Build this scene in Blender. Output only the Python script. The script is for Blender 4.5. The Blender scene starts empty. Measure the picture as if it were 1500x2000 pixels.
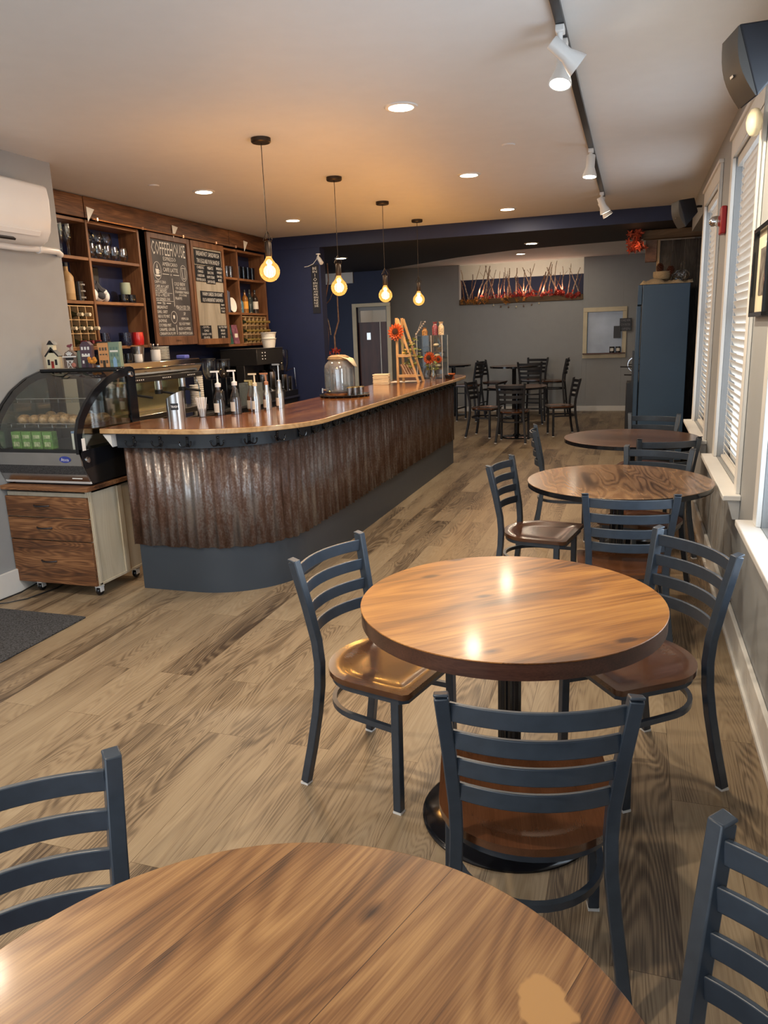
import bpy, bmesh, math, random
from mathutils import Vector, Matrix
random.seed(7)
S = bpy.context.scene
COL = S.collection
PI = math.pi

# ------------------------------------------------------------------ camera
CAMH = 1.58
cd = bpy.data.cameras.new('camera'); cam = bpy.data.objects.new('camera', cd); COL.objects.link(cam)
r_ = Vector((0.9503118, 0.3092303, -0.0358332)); u_ = Vector((-0.0381227, 0.2298466, 0.9724799)); f_ = Vector((-0.3089564, 0.9227931, -0.2302146))
m = Matrix.Identity(4)
for i in range(3):
    m[i][0] = r_[i]; m[i][1] = u_[i]; m[i][2] = -f_[i]
m[0][3], m[1][3], m[2][3] = 0, 0, CAMH
cam.matrix_world = m
cd.sensor_fit = 'VERTICAL'; cd.sensor_height = 24.0; cd.lens = 1464.118 / 2000 * 24.0
cd.clip_start = 0.02; cd.clip_end = 200
S.camera = cam
# ------------------------------------------------------------------ world, exposure
w = bpy.data.worlds.new('daylight'); S.world = w; w.use_nodes = True
bg = w.node_tree.nodes['Background']; bg.inputs[0].default_value = (0.80, 0.90, 1.0, 1); bg.inputs[1].default_value = 2.2
S.view_settings.view_transform = 'Standard'; S.view_settings.look = 'None'
S.view_settings.exposure = 0.26; S.view_settings.gamma = 1.0; S.view_settings.use_curve_mapping = False
try:
    S.cycles.max_bounces = 7; S.cycles.diffuse_bounces = 3; S.cycles.glossy_bounces = 3
    S.cycles.transmission_bounces = 4; S.cycles.transparent_max_bounces = 12
    S.cycles.caustics_reflective = False; S.cycles.caustics_refractive = False
    S.cycles.sample_clamp_indirect = 4.0
except Exception:
    pass

def area(name, loc, rot, sx, sy, power, col, shape='RECTANGLE', spread=PI):
    l = bpy.data.lights.new(name, 'AREA'); l.shape = shape; l.size = sx
    if shape in ('RECTANGLE', 'ELLIPSE'): l.size_y = sy
    l.energy = power; l.color = col; l.spread = spread
    o = bpy.data.objects.new(name, l); COL.objects.link(o); o.location = loc; o.rotation_euler = rot
    return o
def point(name, loc, power, col, rad):
    l = bpy.data.lights.new(name, 'POINT'); l.energy = power; l.color = col; l.shadow_soft_size = rad
    o = bpy.data.objects.new(name, l); COL.objects.link(o); o.location = loc
    return o
def spot(name, loc, direction, power, col, ang, blend=0.6, rad=0.03):
    l = bpy.data.lights.new(name, 'SPOT'); l.energy = power; l.color = col; l.spot_size = ang; l.spot_blend = blend; l.shadow_soft_size = rad
    o = bpy.data.objects.new(name, l); COL.objects.link(o); o.location = loc
    o.rotation_euler = Vector(direction).to_track_quat('-Z', 'Y').to_euler()
    return o
DAY = (0.70, 0.85, 1.0); WARM = (1.0, 0.83, 0.63); WARM2 = (1.0, 0.64, 0.31)
# daylight entering through the street windows behind the camera and the windows of the right wall
area('street_daylight', (-2.2, -1.42, 1.55), (PI/2, 0, PI), 2.9, 1.9, 360, DAY)
area('street_daylight_by_door', (-0.05, -1.42, 1.35), (PI/2, 0, PI), 0.85, 1.9, 85, DAY)
area('window_daylight_near', (0.70, 2.8, 1.66), (0, PI/2, 0), 1.7, 1.1, 28, DAY)
area('window_daylight_middle', (0.70, 4.66, 1.66), (0, PI/2, 0), 1.7, 1.0, 22, DAY)
area('window_daylight_far', (0.70, 6.6, 1.66), (0, PI/2, 0), 1.7, 1.0, 20, DAY)

# ------------------------------------------------------------------ mesh builder
class MB:
    def __init__(s): s.v = []; s.f = []; s.sm = []
    def add(s, vs, fs, smooth=False, mat=None):
        n = len(s.v)
        if mat is not None: vs = [mat @ Vector(p) for p in vs]
        s.v += [tuple(p) for p in vs]; s.f += [tuple(i + n for i in f) for f in fs]; s.sm += [smooth] * len(fs)
        return s
    def box(s, x0, x1, y0, y1, z0, z1, mat=None):
        v = [(x, y, z) for z in (z0, z1) for y in (y0, y1) for x in (x0, x1)]
        return s.add(v, [(0, 2, 3, 1), (4, 5, 7, 6), (0, 1, 5, 4), (2, 6, 7, 3), (0, 4, 6, 2), (1, 3, 7, 5)], False, mat)
    def cbox(s, c, d, rz=0, rx=0, ry=0):
        mt = Matrix.Translation(c) @ Matrix.Rotation(rz, 4, 'Z') @ Matrix.Rotation(rx, 4, 'X') @ Matrix.Rotation(ry, 4, 'Y')
        return s.box(-d[0]/2, d[0]/2, -d[1]/2, d[1]/2, -d[2]/2, d[2]/2, mt)
    def prism(s, poly, z0, z1, mat=None, smooth=False):
        n = len(poly); v = [(p[0], p[1], z0) for p in poly] + [(p[0], p[1], z1) for p in poly]
        s.add(v, [tuple(range(n - 1, -1, -1)), tuple(range(n, 2 * n))], False, mat)
        return s.add(v, [(i, (i + 1) % n, n + (i + 1) % n, n + i) for i in range(n)], smooth, mat)
    def lathe(s, prof, n=20, c=(0, 0, 0), smooth=True, mat=None, cap=True):
        v = []; f = []
        for r, z in prof:
            for i in range(n):
                a = 2 * PI * i / n; v.append((c[0] + r * math.cos(a), c[1] + r * math.sin(a), c[2] + z))
        for k in range(len(prof) - 1):
            for i in range(n):
                j = (i + 1) % n; f.append((k*n+i, k*n+j, (k+1)*n+j, (k+1)*n+i))
        if cap:
            if prof[0][0] > 1e-4: f.append(tuple(range(n - 1, -1, -1)))
            if prof[-1][0] > 1e-4: f.append(tuple(range((len(prof)-1)*n, len(prof)*n)))
        return s.add(v, f, smooth, mat)
    def cyl(s, c, r, z0, z1, n=24, mat=None): return s.lathe([(r, z0), (r, z1)], n, (c[0], c[1], 0), True, mat)
    def ball(s, c, r, n=14, k=8, mat=None):
        rr = r if hasattr(r, '__len__') else (r, r, r)
        v = []; f = []
        for a in range(k + 1):
            t = PI * a / k
            for b in range(n):
                p = 2 * PI * b / n; v.append((c[0]+rr[0]*math.sin(t)*math.cos(p), c[1]+rr[1]*math.sin(t)*math.sin(p), c[2]-rr[2]*math.cos(t)))
        for a in range(k):
            for b in range(n):
                f.append((a*n+b, a*n+(b+1)%n, (a+1)*n+(b+1)%n, (a+1)*n+b))
        return s.add(v, f, True, mat)
    def tube(s, path, r, n=8, closed=False, mat=None, r2=None, smooth=True, a0=0.0):
        P = [Vector(p) for p in path]; m_ = len(P); v = []; f = []
        up = None
        for i, p in enumerate(P):
            if closed: t = (P[(i+1) % m_] - P[i-1])
            else: t = P[min(i+1, m_-1)] - P[max(i-1, 0)]
            t.normalize()
            if up is None:
                up = Vector((0, 0, 1)) if abs(t.z) < 0.9 else Vector((0, 1, 0))
            sd = t.cross(up)
            if sd.length < 1e-5: up = Vector((1, 0, 0)); sd = t.cross(up)
            sd.normalize(); up = sd.cross(t).normalized()
            rad = r if r2 is None else r + (r2 - r) * i / max(1, m_ - 1)
            for k in range(n):
                a = a0 + 2 * PI * k / n; v.append(p + sd * (rad * math.cos(a)) + up * (rad * math.sin(a)))
        rng = m_ if closed else m_ - 1
        for i in range(rng):
            j = (i + 1) % m_
            for k in range(n):
                l = (k + 1) % n; f.append((i*n+k, i*n+l, j*n+l, j*n+k))
        s.add(v, f, smooth, mat)
        if not closed:
            s.add(v, [tuple(range(n - 1, -1, -1)), tuple(range((m_-1)*n, m_*n))], False, mat)
        return s
    def sq(s, path, hw, closed=False, mat=None): return s.tube(path, hw * 1.4142, 4, closed, mat, None, False, PI/4)
    def strip(s, path, w, h, mat=None, closed=False, smooth=True):   # vertical band: width w sideways, height h upwards, path at its middle
        P = [Vector(p) for p in path]; m_ = len(P); v = []; f = []
        for i, p in enumerate(P):
            t = (P[(i+1) % m_] - P[i-1]) if closed else P[min(i+1, m_-1)] - P[max(i-1, 0)]
            sd = Vector((t.y, -t.x, 0)).normalized() * (w / 2); hh = Vector((0, 0, h / 2))
            v += [p - sd - hh, p + sd - hh, p + sd + hh, p - sd + hh]
        for i in range(m_ if closed else m_ - 1):
            j = (i + 1) % m_
            for k in range(4):
                l = (k + 1) % 4; f.append((i*4+k, i*4+l, j*4+l, j*4+k))
        s.add(v, f, smooth, mat)
        if not closed: s.add(v, [(3, 2, 1, 0), ((m_-1)*4, (m_-1)*4+1, (m_-1)*4+2, (m_-1)*4+3)], False, mat)
        return s
    def build(s, name, mat, parent=None, bevel=0, seg=2, label=None, ang=35):
        me = bpy.data.meshes.new(name); me.from_pydata(s.v, [], s.f)
        me.polygons.foreach_set('use_smooth', s.sm)
        me.materials.append(mat); me.update()
        b = bmesh.new(); b.from_mesh(me); bmesh.ops.remove_doubles(b, verts=b.verts, dist=1e-5); bmesh.ops.recalc_face_normals(b, faces=b.faces); b.to_mesh(me); b.free()
        try: me.set_sharp_from_angle(angle=math.radians(ang))
        except Exception: pass
        o = bpy.data.objects.new(name, me); COL.objects.link(o)
        if parent is not None: o.parent = parent
        if bevel:
            bv = o.modifiers.new('bevel', 'BEVEL'); bv.width = bevel; bv.segments = seg; bv.limit_method = 'ANGLE'; bv.angle_limit = math.radians(40)
        if label: o['label'] = label
        return o

def tag(o, label, cat, group=None, kind=None):
    o['label'] = label; o['category'] = cat
    if group: o['group'] = group
    if kind: o['kind'] = kind
    return o
def thing(name, label, cat, loc=(0, 0, 0), rz=0, group=None):
    o = bpy.data.objects.new(name, None); COL.objects.link(o); o.empty_display_size = 0.1
    o.location = loc; o.rotation_euler = (0, 0, rz)
    return tag(o, label, cat, group)
def struct(mb, name, mat, parent=None, bevel=0):
    o = mb.build(name, mat, parent, bevel)
    if parent is None: o['kind'] = 'structure'
    return o
def copy_tree(src, loc=None, rz=None, label=None, group=None):
    def rec(o, par):
        c = o.copy(); COL.objects.link(c)
        if par is not None: c.parent = par
        for ch in list(o.children): rec(ch, c)
        return c
    c = rec(src, None)
    if loc is not None: c.location = loc
    if rz is not None: c.rotation_euler = (0, 0, rz)
    if label: c['label'] = label
    if group: c['group'] = group
    return c

def text(mb, body, o, ux, uz, h, w=None, align='C', depth=0.0015, sx=None):
    """adds lettering: o = anchor point of the line's middle, ux = reading direction, uz = up, h = cap height, w = line width"""
    cu = bpy.data.curves.new('t', 'FONT'); cu.body = body; cu.resolution_u = 1; cu.extrude = 0.0; cu.size = 1.0
    ob = bpy.data.objects.new('t', cu); COL.objects.link(ob)
    dg = bpy.context.evaluated_depsgraph_get(); me = bpy.data.meshes.new_from_object(ob.evaluated_get(dg))
    vs = [v.co.copy() for v in me.vertices]; fs = [tuple(p.vertices) for p in me.polygons]
    bpy.data.objects.remove(ob); bpy.data.curves.remove(cu); bpy.data.meshes.remove(me)
    if not vs: return
    x0 = min(v.x for v in vs); x1 = max(v.x for v in vs)
    k = h / 0.69; kx = k * (sx or 1.0) if w is None else w / (x1 - x0)
    ux = Vector(ux).normalized(); uz = Vector(uz).normalized(); nn = ux.cross(uz)
    off = {'C': (x0 + x1) / 2, 'L': x0, 'R': x1}[align]
    P = [Vector(o) + ux * ((v.x - off) * kx) + uz * ((v.y - 0.345) * k) + nn * depth for v in vs]
    mb.add(P, fs)

# ------------------------------------------------------------------ materials
def newmat(name):
    mt = bpy.data.materials.new(name); mt.use_nodes = True; nt = mt.node_tree
    for n in list(nt.nodes): nt.nodes.remove(n)
    out = nt.nodes.new('ShaderNodeOutputMaterial'); b = nt.nodes.new('ShaderNodeBsdfPrincipled'); nt.links.new(b.outputs[0], out.inputs[0])
    return mt, nt, b
def N(nt, t, **k):
    n = nt.nodes.new(t)
    for a, v in k.items():
        if a.startswith('i_'): n.inputs[a[2:].replace('_', ' ')].default_value = v
        else: setattr(n, a, v)
    return n
def ramp(nt, stops):
    n = nt.nodes.new('ShaderNodeValToRGB'); e = n.color_ramp.elements
    while len(e) < len(stops): e.new(0.5)
    for i, (p, c) in enumerate(stops): e[i].position = p; e[i].color = (c[0], c[1], c[2], 1)
    return n
def tc(nt, scale=(1, 1, 1), rot=(0, 0, 0)):
    t = nt.nodes.new('ShaderNodeTexCoord'); mp = nt.nodes.new('ShaderNodeMapping')
    mp.inputs['Scale'].default_value = scale; mp.inputs['Rotation'].default_value = rot
    nt.links.new(t.outputs['Object'], mp.inputs[0]); return mp.outputs[0]
def plain(name, c, rough=0.5, metal=0.0, var=0.06, scale=8.0, bump=0.0, spec=0.5, coat=0.0):
    mt, nt, b = newmat(name)
    n = N(nt, 'ShaderNodeTexNoise'); n.inputs['Scale'].default_value = scale; n.inputs['Detail'].default_value = 3
    nt.links.new(tc(nt), n.inputs['Vector'])
    lo = tuple(max(0, x * (1 - var)) for x in c); hi = tuple(min(1, x * (1 + var)) for x in c)
    r = ramp(nt, [(0.3, lo), (0.7, hi)]); nt.links.new(n.outputs['Fac'], r.inputs[0]); nt.links.new(r.outputs[0], b.inputs['Base Color'])
    b.inputs['Roughness'].default_value = rough; b.inputs['Metallic'].default_value = metal
    b.inputs['Specular IOR Level'].default_value = spec
    if coat: b.inputs['Coat Weight'].default_value = coat; b.inputs['Coat Roughness'].default_value = 0.08
    if bump:
        bp = N(nt, 'ShaderNodeBump'); bp.inputs['Strength'].default_value = bump; bp.inputs['Distance'].default_value = 0.002
        nt.links.new(n.outputs['Fac'], bp.inputs['Height']); nt.links.new(bp.outputs[0], b.inputs['Normal'])
    return mt
def emit(name, c, s):
    mt, nt, b = newmat(name); b.inputs['Base Color'].default_value = (*c, 1); b.inputs['Emission Color'].default_value = (*c, 1); b.inputs['Emission Strength'].default_value = s
    return mt
def glass(name, tint=(1, 1, 1), refl=1.0, rough=0.02, base=0.04, solid=0.0, solidc=(1, 1, 1)):
    mt = bpy.data.materials.new(name); mt.use_nodes = True; nt = mt.node_tree
    for n in list(nt.nodes): nt.nodes.remove(n)
    out = nt.nodes.new('ShaderNodeOutputMaterial'); mx = nt.nodes.new('ShaderNodeMixShader')
    t = nt.nodes.new('ShaderNodeBsdfTransparent'); t.inputs[0].default_value = (*tint, 1)
    g = nt.nodes.new('ShaderNodeBsdfGlossy'); g.inputs['Roughness'].default_value = rough
    lw = nt.nodes.new('ShaderNodeLayerWeight'); lw.inputs[0].default_value = 0.25
    mr = nt.nodes.new('ShaderNodeMapRange'); mr.inputs['To Min'].default_value = base; mr.inputs['To Max'].default_value = refl * 0.6
    nt.links.new(lw.outputs['Fresnel'], mr.inputs[0]); nt.links.new(mr.outputs[0], mx.inputs[0])
    nt.links.new(g.outputs[0], mx.inputs[2])
    if solid:
        d = nt.nodes.new('ShaderNodeBsdfDiffuse'); d.inputs[0].default_value = (*solidc, 1); m2 = nt.nodes.new('ShaderNodeMixShader'); m2.inputs[0].default_value = solid
        nt.links.new(t.outputs[0], m2.inputs[1]); nt.links.new(d.outputs[0], m2.inputs[2]); nt.links.new(m2.outputs[0], mx.inputs[1])
    else: nt.links.new(t.outputs[0], mx.inputs[1])
    nt.links.new(mx.outputs[0], out.inputs[0]); return mt
def wood(name, dark, mid, light, rot=0.0, grain=1.0, rough=0.3, contour=1.0, fine=0.5, board=0.0, knots=0.0, coat=0.0, axis='X', seed=0.0, stain=None, amp=0.11):
    """wood with long grain along local X (rotated by rot about Z), contour lines, fine pores, optional boards and knots"""
    mt, nt, b = newmat(name); L = nt.links
    rt = {'X': (0, 0, rot), 'Y': (0, 0, PI/2 + rot), 'Z': (0, PI/2, 0), 'YZ': (0, PI/2, 0)}[axis]
    base = tc(nt, (1, 1, 1), rt)
    off = N(nt, 'ShaderNodeVectorMath', operation='ADD'); off.inputs[1].default_value = (seed * 3.1, seed * 1.7, seed); L.new(base, off.inputs[0]); vec = off.outputs[0]
    if board:
        br = N(nt, 'ShaderNodeTexBrick'); br.inputs['Color1'].default_value = (0, 0, 0, 1); br.inputs['Color2'].default_value = (1, 1, 1, 1); br.inputs['Mortar'].default_value = (0.5, 0.5, 0.5, 1)
        br.inputs['Scale'].default_value = 1.0; br.inputs['Mortar Size'].default_value = 0.0006; br.inputs['Brick Width'].default_value = 40; br.inputs['Row Height'].default_value = board
        L.new(vec, br.inputs['Vector'])
    s1 = N(nt, 'ShaderNodeVectorMath', operation='MULTIPLY'); s1.inputs[1].default_value = (0.9 * grain, 5.5 * grain, 5.5 * grain); L.new(vec, s1.inputs[0])
    n1 = N(nt, 'ShaderNodeTexNoise', noise_dimensions='4D'); n1.inputs['Scale'].default_value = 1.0; n1.inputs['Detail'].default_value = 1.5; n1.inputs['Distortion'].default_value = 0.35
    L.new(s1.outputs[0], n1.inputs['Vector'])
    if board:
        mu = N(nt, 'ShaderNodeMath', operation='MULTIPLY'); mu.inputs[1].default_value = 17.0; L.new(br.outputs['Color'], mu.inputs[0]); L.new(mu.outputs[0], n1.inputs['W'])
    m1 = N(nt, 'ShaderNodeMath', operation='MULTIPLY'); m1.inputs[1].default_value = 170.0 * contour; L.new(n1.outputs['Fac'], m1.inputs[0])
    sn = N(nt, 'ShaderNodeMath', operation='SINE'); L.new(m1.outputs[0], sn.inputs[0])
    s2 = N(nt, 'ShaderNodeVectorMath', operation='MULTIPLY'); s2.inputs[1].default_value = (5.0, 330, 330); L.new(vec, s2.inputs[0])
    n2 = N(nt, 'ShaderNodeTexNoise'); n2.inputs['Scale'].default_value = 1.0; n2.inputs['Detail'].default_value = 3; L.new(s2.outputs[0], n2.inputs['Vector'])
    s3 = N(nt, 'ShaderNodeVectorMath', operation='MULTIPLY'); s3.inputs[1].default_value = (1.2, 9, 9); L.new(vec, s3.inputs[0])
    n3 = N(nt, 'ShaderNodeTexNoise'); n3.inputs['Scale'].default_value = 1.0; n3.inputs['Detail'].default_value = 4; L.new(s3.outputs[0], n3.inputs['Vector'])
    a = N(nt, 'ShaderNodeMath', operation='MULTIPLY_ADD'); a.inputs[1].default_value = amp * (contour if amp == 0.11 else 1); a.inputs[2].default_value = -0.0; L.new(sn.outputs[0], a.inputs[0])
    a2 = N(nt, 'ShaderNodeMath', operation='MULTIPLY_ADD'); a2.inputs[1].default_value = fine; L.new(n2.outputs['Fac'], a2.inputs[0]); L.new(a.outputs[0], a2.inputs[2])
    a3 = N(nt, 'ShaderNodeMath', operation='MULTIPLY_ADD'); a3.inputs[1].default_value = 1.0; L.new(n3.outputs['Fac'], a3.inputs[0]); L.new(a2.outputs[0], a3.inputs[2])
    last = a3.outputs[0]
    if board:
        a4 = N(nt, 'ShaderNodeMath', operation='MULTIPLY_ADD'); a4.inputs[1].default_value = 0.16; L.new(br.outputs['Color'], a4.inputs[0]); L.new(last, a4.inputs[2]); last = a4.outputs[0]
    if knots:
        s4 = N(nt, 'ShaderNodeVectorMath', operation='MULTIPLY'); s4.inputs[1].default_value = (2.2 * knots, 4.6 * knots, 0.01); L.new(vec, s4.inputs[0])
        vo = N(nt, 'ShaderNodeTexVoronoi', voronoi_dimensions='2D'); vo.inputs['Scale'].default_value = 1.0; L.new(s4.outputs[0], vo.inputs['Vector'])
        mr = N(nt, 'ShaderNodeMapRange'); mr.inputs['From Min'].default_value = 0.0; mr.inputs['From Max'].default_value = 0.075; mr.inputs['To Min'].default_value = -0.42; mr.inputs['To Max'].default_value = 0.0
        L.new(vo.outputs['Distance'], mr.inputs[0])
        a5 = N(nt, 'ShaderNodeMath', operation='ADD'); L.new(mr.outputs[0], a5.inputs[0]); L.new(last, a5.inputs[1]); last = a5.outputs[0]
    c0 = 0.5 + fine * 0.5 + (0.08 if board else 0)
    mrr = N(nt, 'ShaderNodeMapRange'); mrr.inputs['From Min'].default_value = c0 - 0.27 - 0.06 * contour; mrr.inputs['From Max'].default_value = c0 + 0.27 + 0.06 * contour; L.new(last, mrr.inputs[0])
    r = ramp(nt, [(0.0, dark), (0.5, mid), (1.0, light)]); L.new(mrr.outputs[0], r.inputs[0]); colr = r.outputs[0]
    if board:
        mx = N(nt, 'ShaderNodeMix', data_type='RGBA', blend_type='MULTIPLY'); mx.inputs[7].default_value = (0.25, 0.2, 0.16, 1); L.new(br.outputs['Fac'], mx.inputs[0]); L.new(colr, mx.inputs[6]); colr = mx.outputs[2]
    if stain:   # one pale worn patch: (x, y, radius, colour)
        ds = N(nt, 'ShaderNodeVectorMath', operation='DISTANCE'); t0 = N(nt, 'ShaderNodeTexCoord'); nz = N(nt, 'ShaderNodeTexNoise'); nz.inputs['Scale'].default_value = 22
        L.new(t0.outputs['Object'], nz.inputs['Vector']); L.new(t0.outputs['Object'], ds.inputs[0]); ds.inputs[1].default_value = (stain[0], stain[1], 0.76)
        ad = N(nt, 'ShaderNodeMath', operation='MULTIPLY_ADD'); ad.inputs[1].default_value = 0.06; L.new(nz.outputs['Fac'], ad.inputs[0]); L.new(ds.outputs['Value'], ad.inputs[2])
        lt = N(nt, 'ShaderNodeMapRange'); lt.inputs['From Min'].default_value = stain[2] + 0.032; lt.inputs['From Max'].default_value = stain[2] + 0.027; L.new(ad.outputs[0], lt.inputs[0])
        mx2 = N(nt, 'ShaderNodeMix', data_type='RGBA'); mx2.inputs[7].default_value = (*stain[3], 1); L.new(lt.outputs[0], mx2.inputs[0]); L.new(colr, mx2.inputs[6]); colr = mx2.outputs[2]
    L.new(colr, b.inputs['Base Color']); b.inputs['Roughness'].default_value = rough
    if coat: b.inputs['Coat Weight'].default_value = coat; b.inputs['Coat Roughness'].default_value = 0.12
    bp = N(nt, 'ShaderNodeBump'); bp.inputs['Strength'].default_value = 0.12; bp.inputs['Distance'].default_value = 0.001; L.new(n2.outputs['Fac'], bp.inputs['Height']); L.new(bp.outputs[0], b.inputs['Normal'])
    return mt
def floor_mat():
    mt, nt, b = newmat('floor_planks'); L = nt.links
    vec = tc(nt, (1, 1, 1), (0, 0, PI/2))
    br = N(nt, 'ShaderNodeTexBrick', offset=0.37, offset_frequency=2); br.inputs['Color1'].default_value = (0, 0, 0, 1); br.inputs['Color2'].default_value = (1, 1, 1, 1); br.inputs['Mortar'].default_value = (0.5, 0.5, 0.5, 1)
    br.inputs['Scale'].default_value = 1.0; br.inputs['Mortar Size'].default_value = 0.0008; br.inputs['Brick Width'].default_value = 1.22; br.inputs['Row Height'].default_value = 0.18; L.new(vec, br.inputs['Vector'])
    w17 = N(nt, 'ShaderNodeMath', operation='MULTIPLY'); w17.inputs[1].default_value = 23.0; L.new(br.outputs['Color'], w17.inputs[0])
    def st(sc): 
        s = N(nt, 'ShaderNodeVectorMath', operation='MULTIPLY'); s.inputs[1].default_value = sc; L.new(vec, s.inputs[0]); return s.outputs[0]
    n1 = N(nt, 'ShaderNodeTexNoise', noise_dimensions='4D'); n1.inputs['Scale'].default_value = 1; n1.inputs['Detail'].default_value = 1.0; n1.inputs['Distortion'].default_value = 0.5
    L.new(st((0.65, 6.5, 6.5)), n1.inputs['Vector']); L.new(w17.outputs[0], n1.inputs['W'])
    m1 = N(nt, 'ShaderNodeMath', operation='MULTIPLY'); m1.inputs[1].default_value = 260; L.new(n1.outputs['Fac'], m1.inputs[0])
    sn = N(nt, 'ShaderNodeMath', operation='SINE'); L.new(m1.outputs[0], sn.inputs[0])
    n2 = N(nt, 'ShaderNodeTexNoise', noise_dimensions='4D'); n2.inputs['Scale'].default_value = 1; n2.inputs['Detail'].default_value = 3; L.new(st((6, 380, 380)), n2.inputs['Vector']); L.new(w17.outputs[0], n2.inputs['W'])
    n3 = N(nt, 'ShaderNodeTexNoise', noise_dimensions='4D'); n3.inputs['Scale'].default_value = 1; n3.inputs['Detail'].default_value = 4; n3.inputs['Distortion'].default_value = 0.4; L.new(st((0.8, 5.5, 5.5)), n3.inputs['Vector']); L.new(w17.outputs[0], n3.inputs['W'])
    a = N(nt, 'ShaderNodeMath', operation='MULTIPLY'); a.inputs[1].default_value = 0.065; L.new(sn.outputs[0], a.inputs[0])
    a2 = N(nt, 'ShaderNodeMath', operation='MULTIPLY_ADD'); a2.inputs[1].default_value = 0.45; L.new(n2.outputs['Fac'], a2.inputs[0]); L.new(a.outputs[0], a2.inputs[2])
    a3 = N(nt, 'ShaderNodeMath', operation='MULTIPLY_ADD'); a3.inputs[1].default_value = 0.85; L.new(n3.outputs['Fac'], a3.inputs[0]); L.new(a2.outputs[0], a3.inputs[2])
    a4 = N(nt, 'ShaderNodeMath', operation='MULTIPLY_ADD'); a4.inputs[1].default_value = 0.20; L.new(br.outputs['Color'], a4.inputs[0]); L.new(a3.outputs[0], a4.inputs[2])
    mr = N(nt, 'ShaderNodeMapRange'); mr.inputs['From Min'].default_value = 0.50; mr.inputs['From Max'].default_value = 1.06; L.new(a4.outputs[0], mr.inputs[0])
    r = ramp(nt, [(0.0, (0.060, 0.040, 0.026)), (0.22, (0.150, 0.106, 0.066)), (0.42, (0.270, 0.198, 0.124)), (0.65, (0.315, 0.238, 0.150)), (1.0, (0.38, 0.295, 0.195))]); L.new(mr.outputs[0], r.inputs[0])
    mx = N(nt, 'ShaderNodeMix', data_type='RGBA', blend_type='MULTIPLY'); mx.inputs[7].default_value = (0.35, 0.28, 0.2, 1); L.new(br.outputs['Fac'], mx.inputs[0]); L.new(r.outputs[0], mx.inputs[6])
    L.new(mx.outputs[2], b.inputs['Base Color']); b.inputs['Roughness'].default_value = 0.42; b.inputs['Specular IOR Level'].default_value = 0.4
    bp = N(nt, 'ShaderNodeBump'); bp.inputs['Strength'].default_value = 0.1; bp.inputs['Distance'].default_value = 0.001; L.new(n2.outputs['Fac'], bp.inputs['Height']); L.new(bp.outputs[0], b.inputs['Normal'])
    return mt
def rust_mat():
    mt, nt, b = newmat('rusted_corrugated_metal'); L = nt.links
    n = N(nt, 'ShaderNodeTexNoise'); n.inputs['Scale'].default_value = 1; n.inputs['Detail'].default_value = 6; n.inputs['Roughness'].default_value = 0.65; L.new(tc(nt, (10, 10, 2.2)), n.inputs['Vector'])
    n2 = N(nt, 'ShaderNodeTexNoise'); n2.inputs['Scale'].default_value = 90; n2.inputs['Detail'].default_value = 3; L.new(tc(nt, (1, 1, 0.8)), n2.inputs['Vector'])
    ad = N(nt, 'ShaderNodeMath', operation='MULTIPLY_ADD'); ad.inputs[1].default_value = 0.35; L.new(n2.outputs['Fac'], ad.inputs[0]); L.new(n.outputs['Fac'], ad.inputs[2])
    r = ramp(nt, [(0.42, (0.030, 0.018, 0.013)), (0.56, (0.095, 0.045, 0.028)), (0.66, (0.14, 0.085, 0.065)), (0.76, (0.24, 0.21, 0.20)), (0.9, (0.34, 0.32, 0.31))])
    L.new(ad.outputs[0], r.inputs[0]); L.new(r.outputs[0], b.inputs['Base Color'])
    rr = ramp(nt, [(0.6, (0.5, 0.5, 0.5)), (0.85, (0.3, 0.3, 0.3))]); L.new(ad.outputs[0], rr.inputs[0]); L.new(rr.outputs[0], b.inputs['Roughness'])
    mm = ramp(nt, [(0.66, (0.1, 0.1, 0.1)), (0.82, (0.7, 0.7, 0.7))]); L.new(ad.outputs[0], mm.inputs[0]); L.new(mm.outputs[0], b.inputs['Metallic'])
    return mt

M = {}
M['floor'] = floor_mat()
M['ceil'] = plain('ceiling_paint', (0.76, 0.76, 0.76), 0.6, var=0.015)
M['greywall'] = plain('grey_wall_paint', (0.335, 0.35, 0.36), 0.55, var=0.02)
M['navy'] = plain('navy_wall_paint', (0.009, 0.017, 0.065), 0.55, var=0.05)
M['navyshaded'] = plain('navy_paint_shaded_dark', (0.006, 0.008, 0.018), 0.7, var=0.05)  # navy again, with the shade of the unlit soffit put into the colour
M['trim'] = plain('white_trim_paint', (0.78, 0.77, 0.74), 0.4, var=0.02)
M['black'] = plain('black_paint', (0.012, 0.013, 0.016), 0.35)
M['blackgloss'] = plain('black_gloss', (0.008, 0.009, 0.012), 0.12)
M['chair'] = plain('slate_powder_coat', (0.038, 0.051, 0.070), 0.33, var=0.12, scale=30, bump=0.02)
M['chairdark'] = plain('black_powder_coat', (0.009, 0.010, 0.015), 0.55, var=0.1)
M['seat'] = wood('stained_seat_wood', (0.042, 0.016, 0.008), (0.095, 0.036, 0.015), (0.14, 0.056, 0.025), PI/2, 1.0, 0.22, 0.35, 0.4, coat=0.4)
M['steel'] = plain('brushed_steel', (0.55, 0.54, 0.53), 0.25, 1.0)
M['chrome'] = plain('chrome', (0.75, 0.75, 0.76), 0.1, 1.0)
M['white'] = plain('white_plastic', (0.80, 0.80, 0.79), 0.35, var=0.01)
M['kick'] = plain('slate_kick_paint', (0.047, 0.060, 0.078), 0.42, var=0.03)
M['apron'] = plain('dark_apron_paint', (0.020, 0.027, 0.037), 0.4)
M['rust'] = rust_mat()
M['shelf'] = wood('shelf_stained_pine', (0.06, 0.022, 0.009), (0.19, 0.078, 0.030), (0.32, 0.15, 0.06), 0, 1.2, 0.45, 0.5, 0.6, axis='Y')
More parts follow.
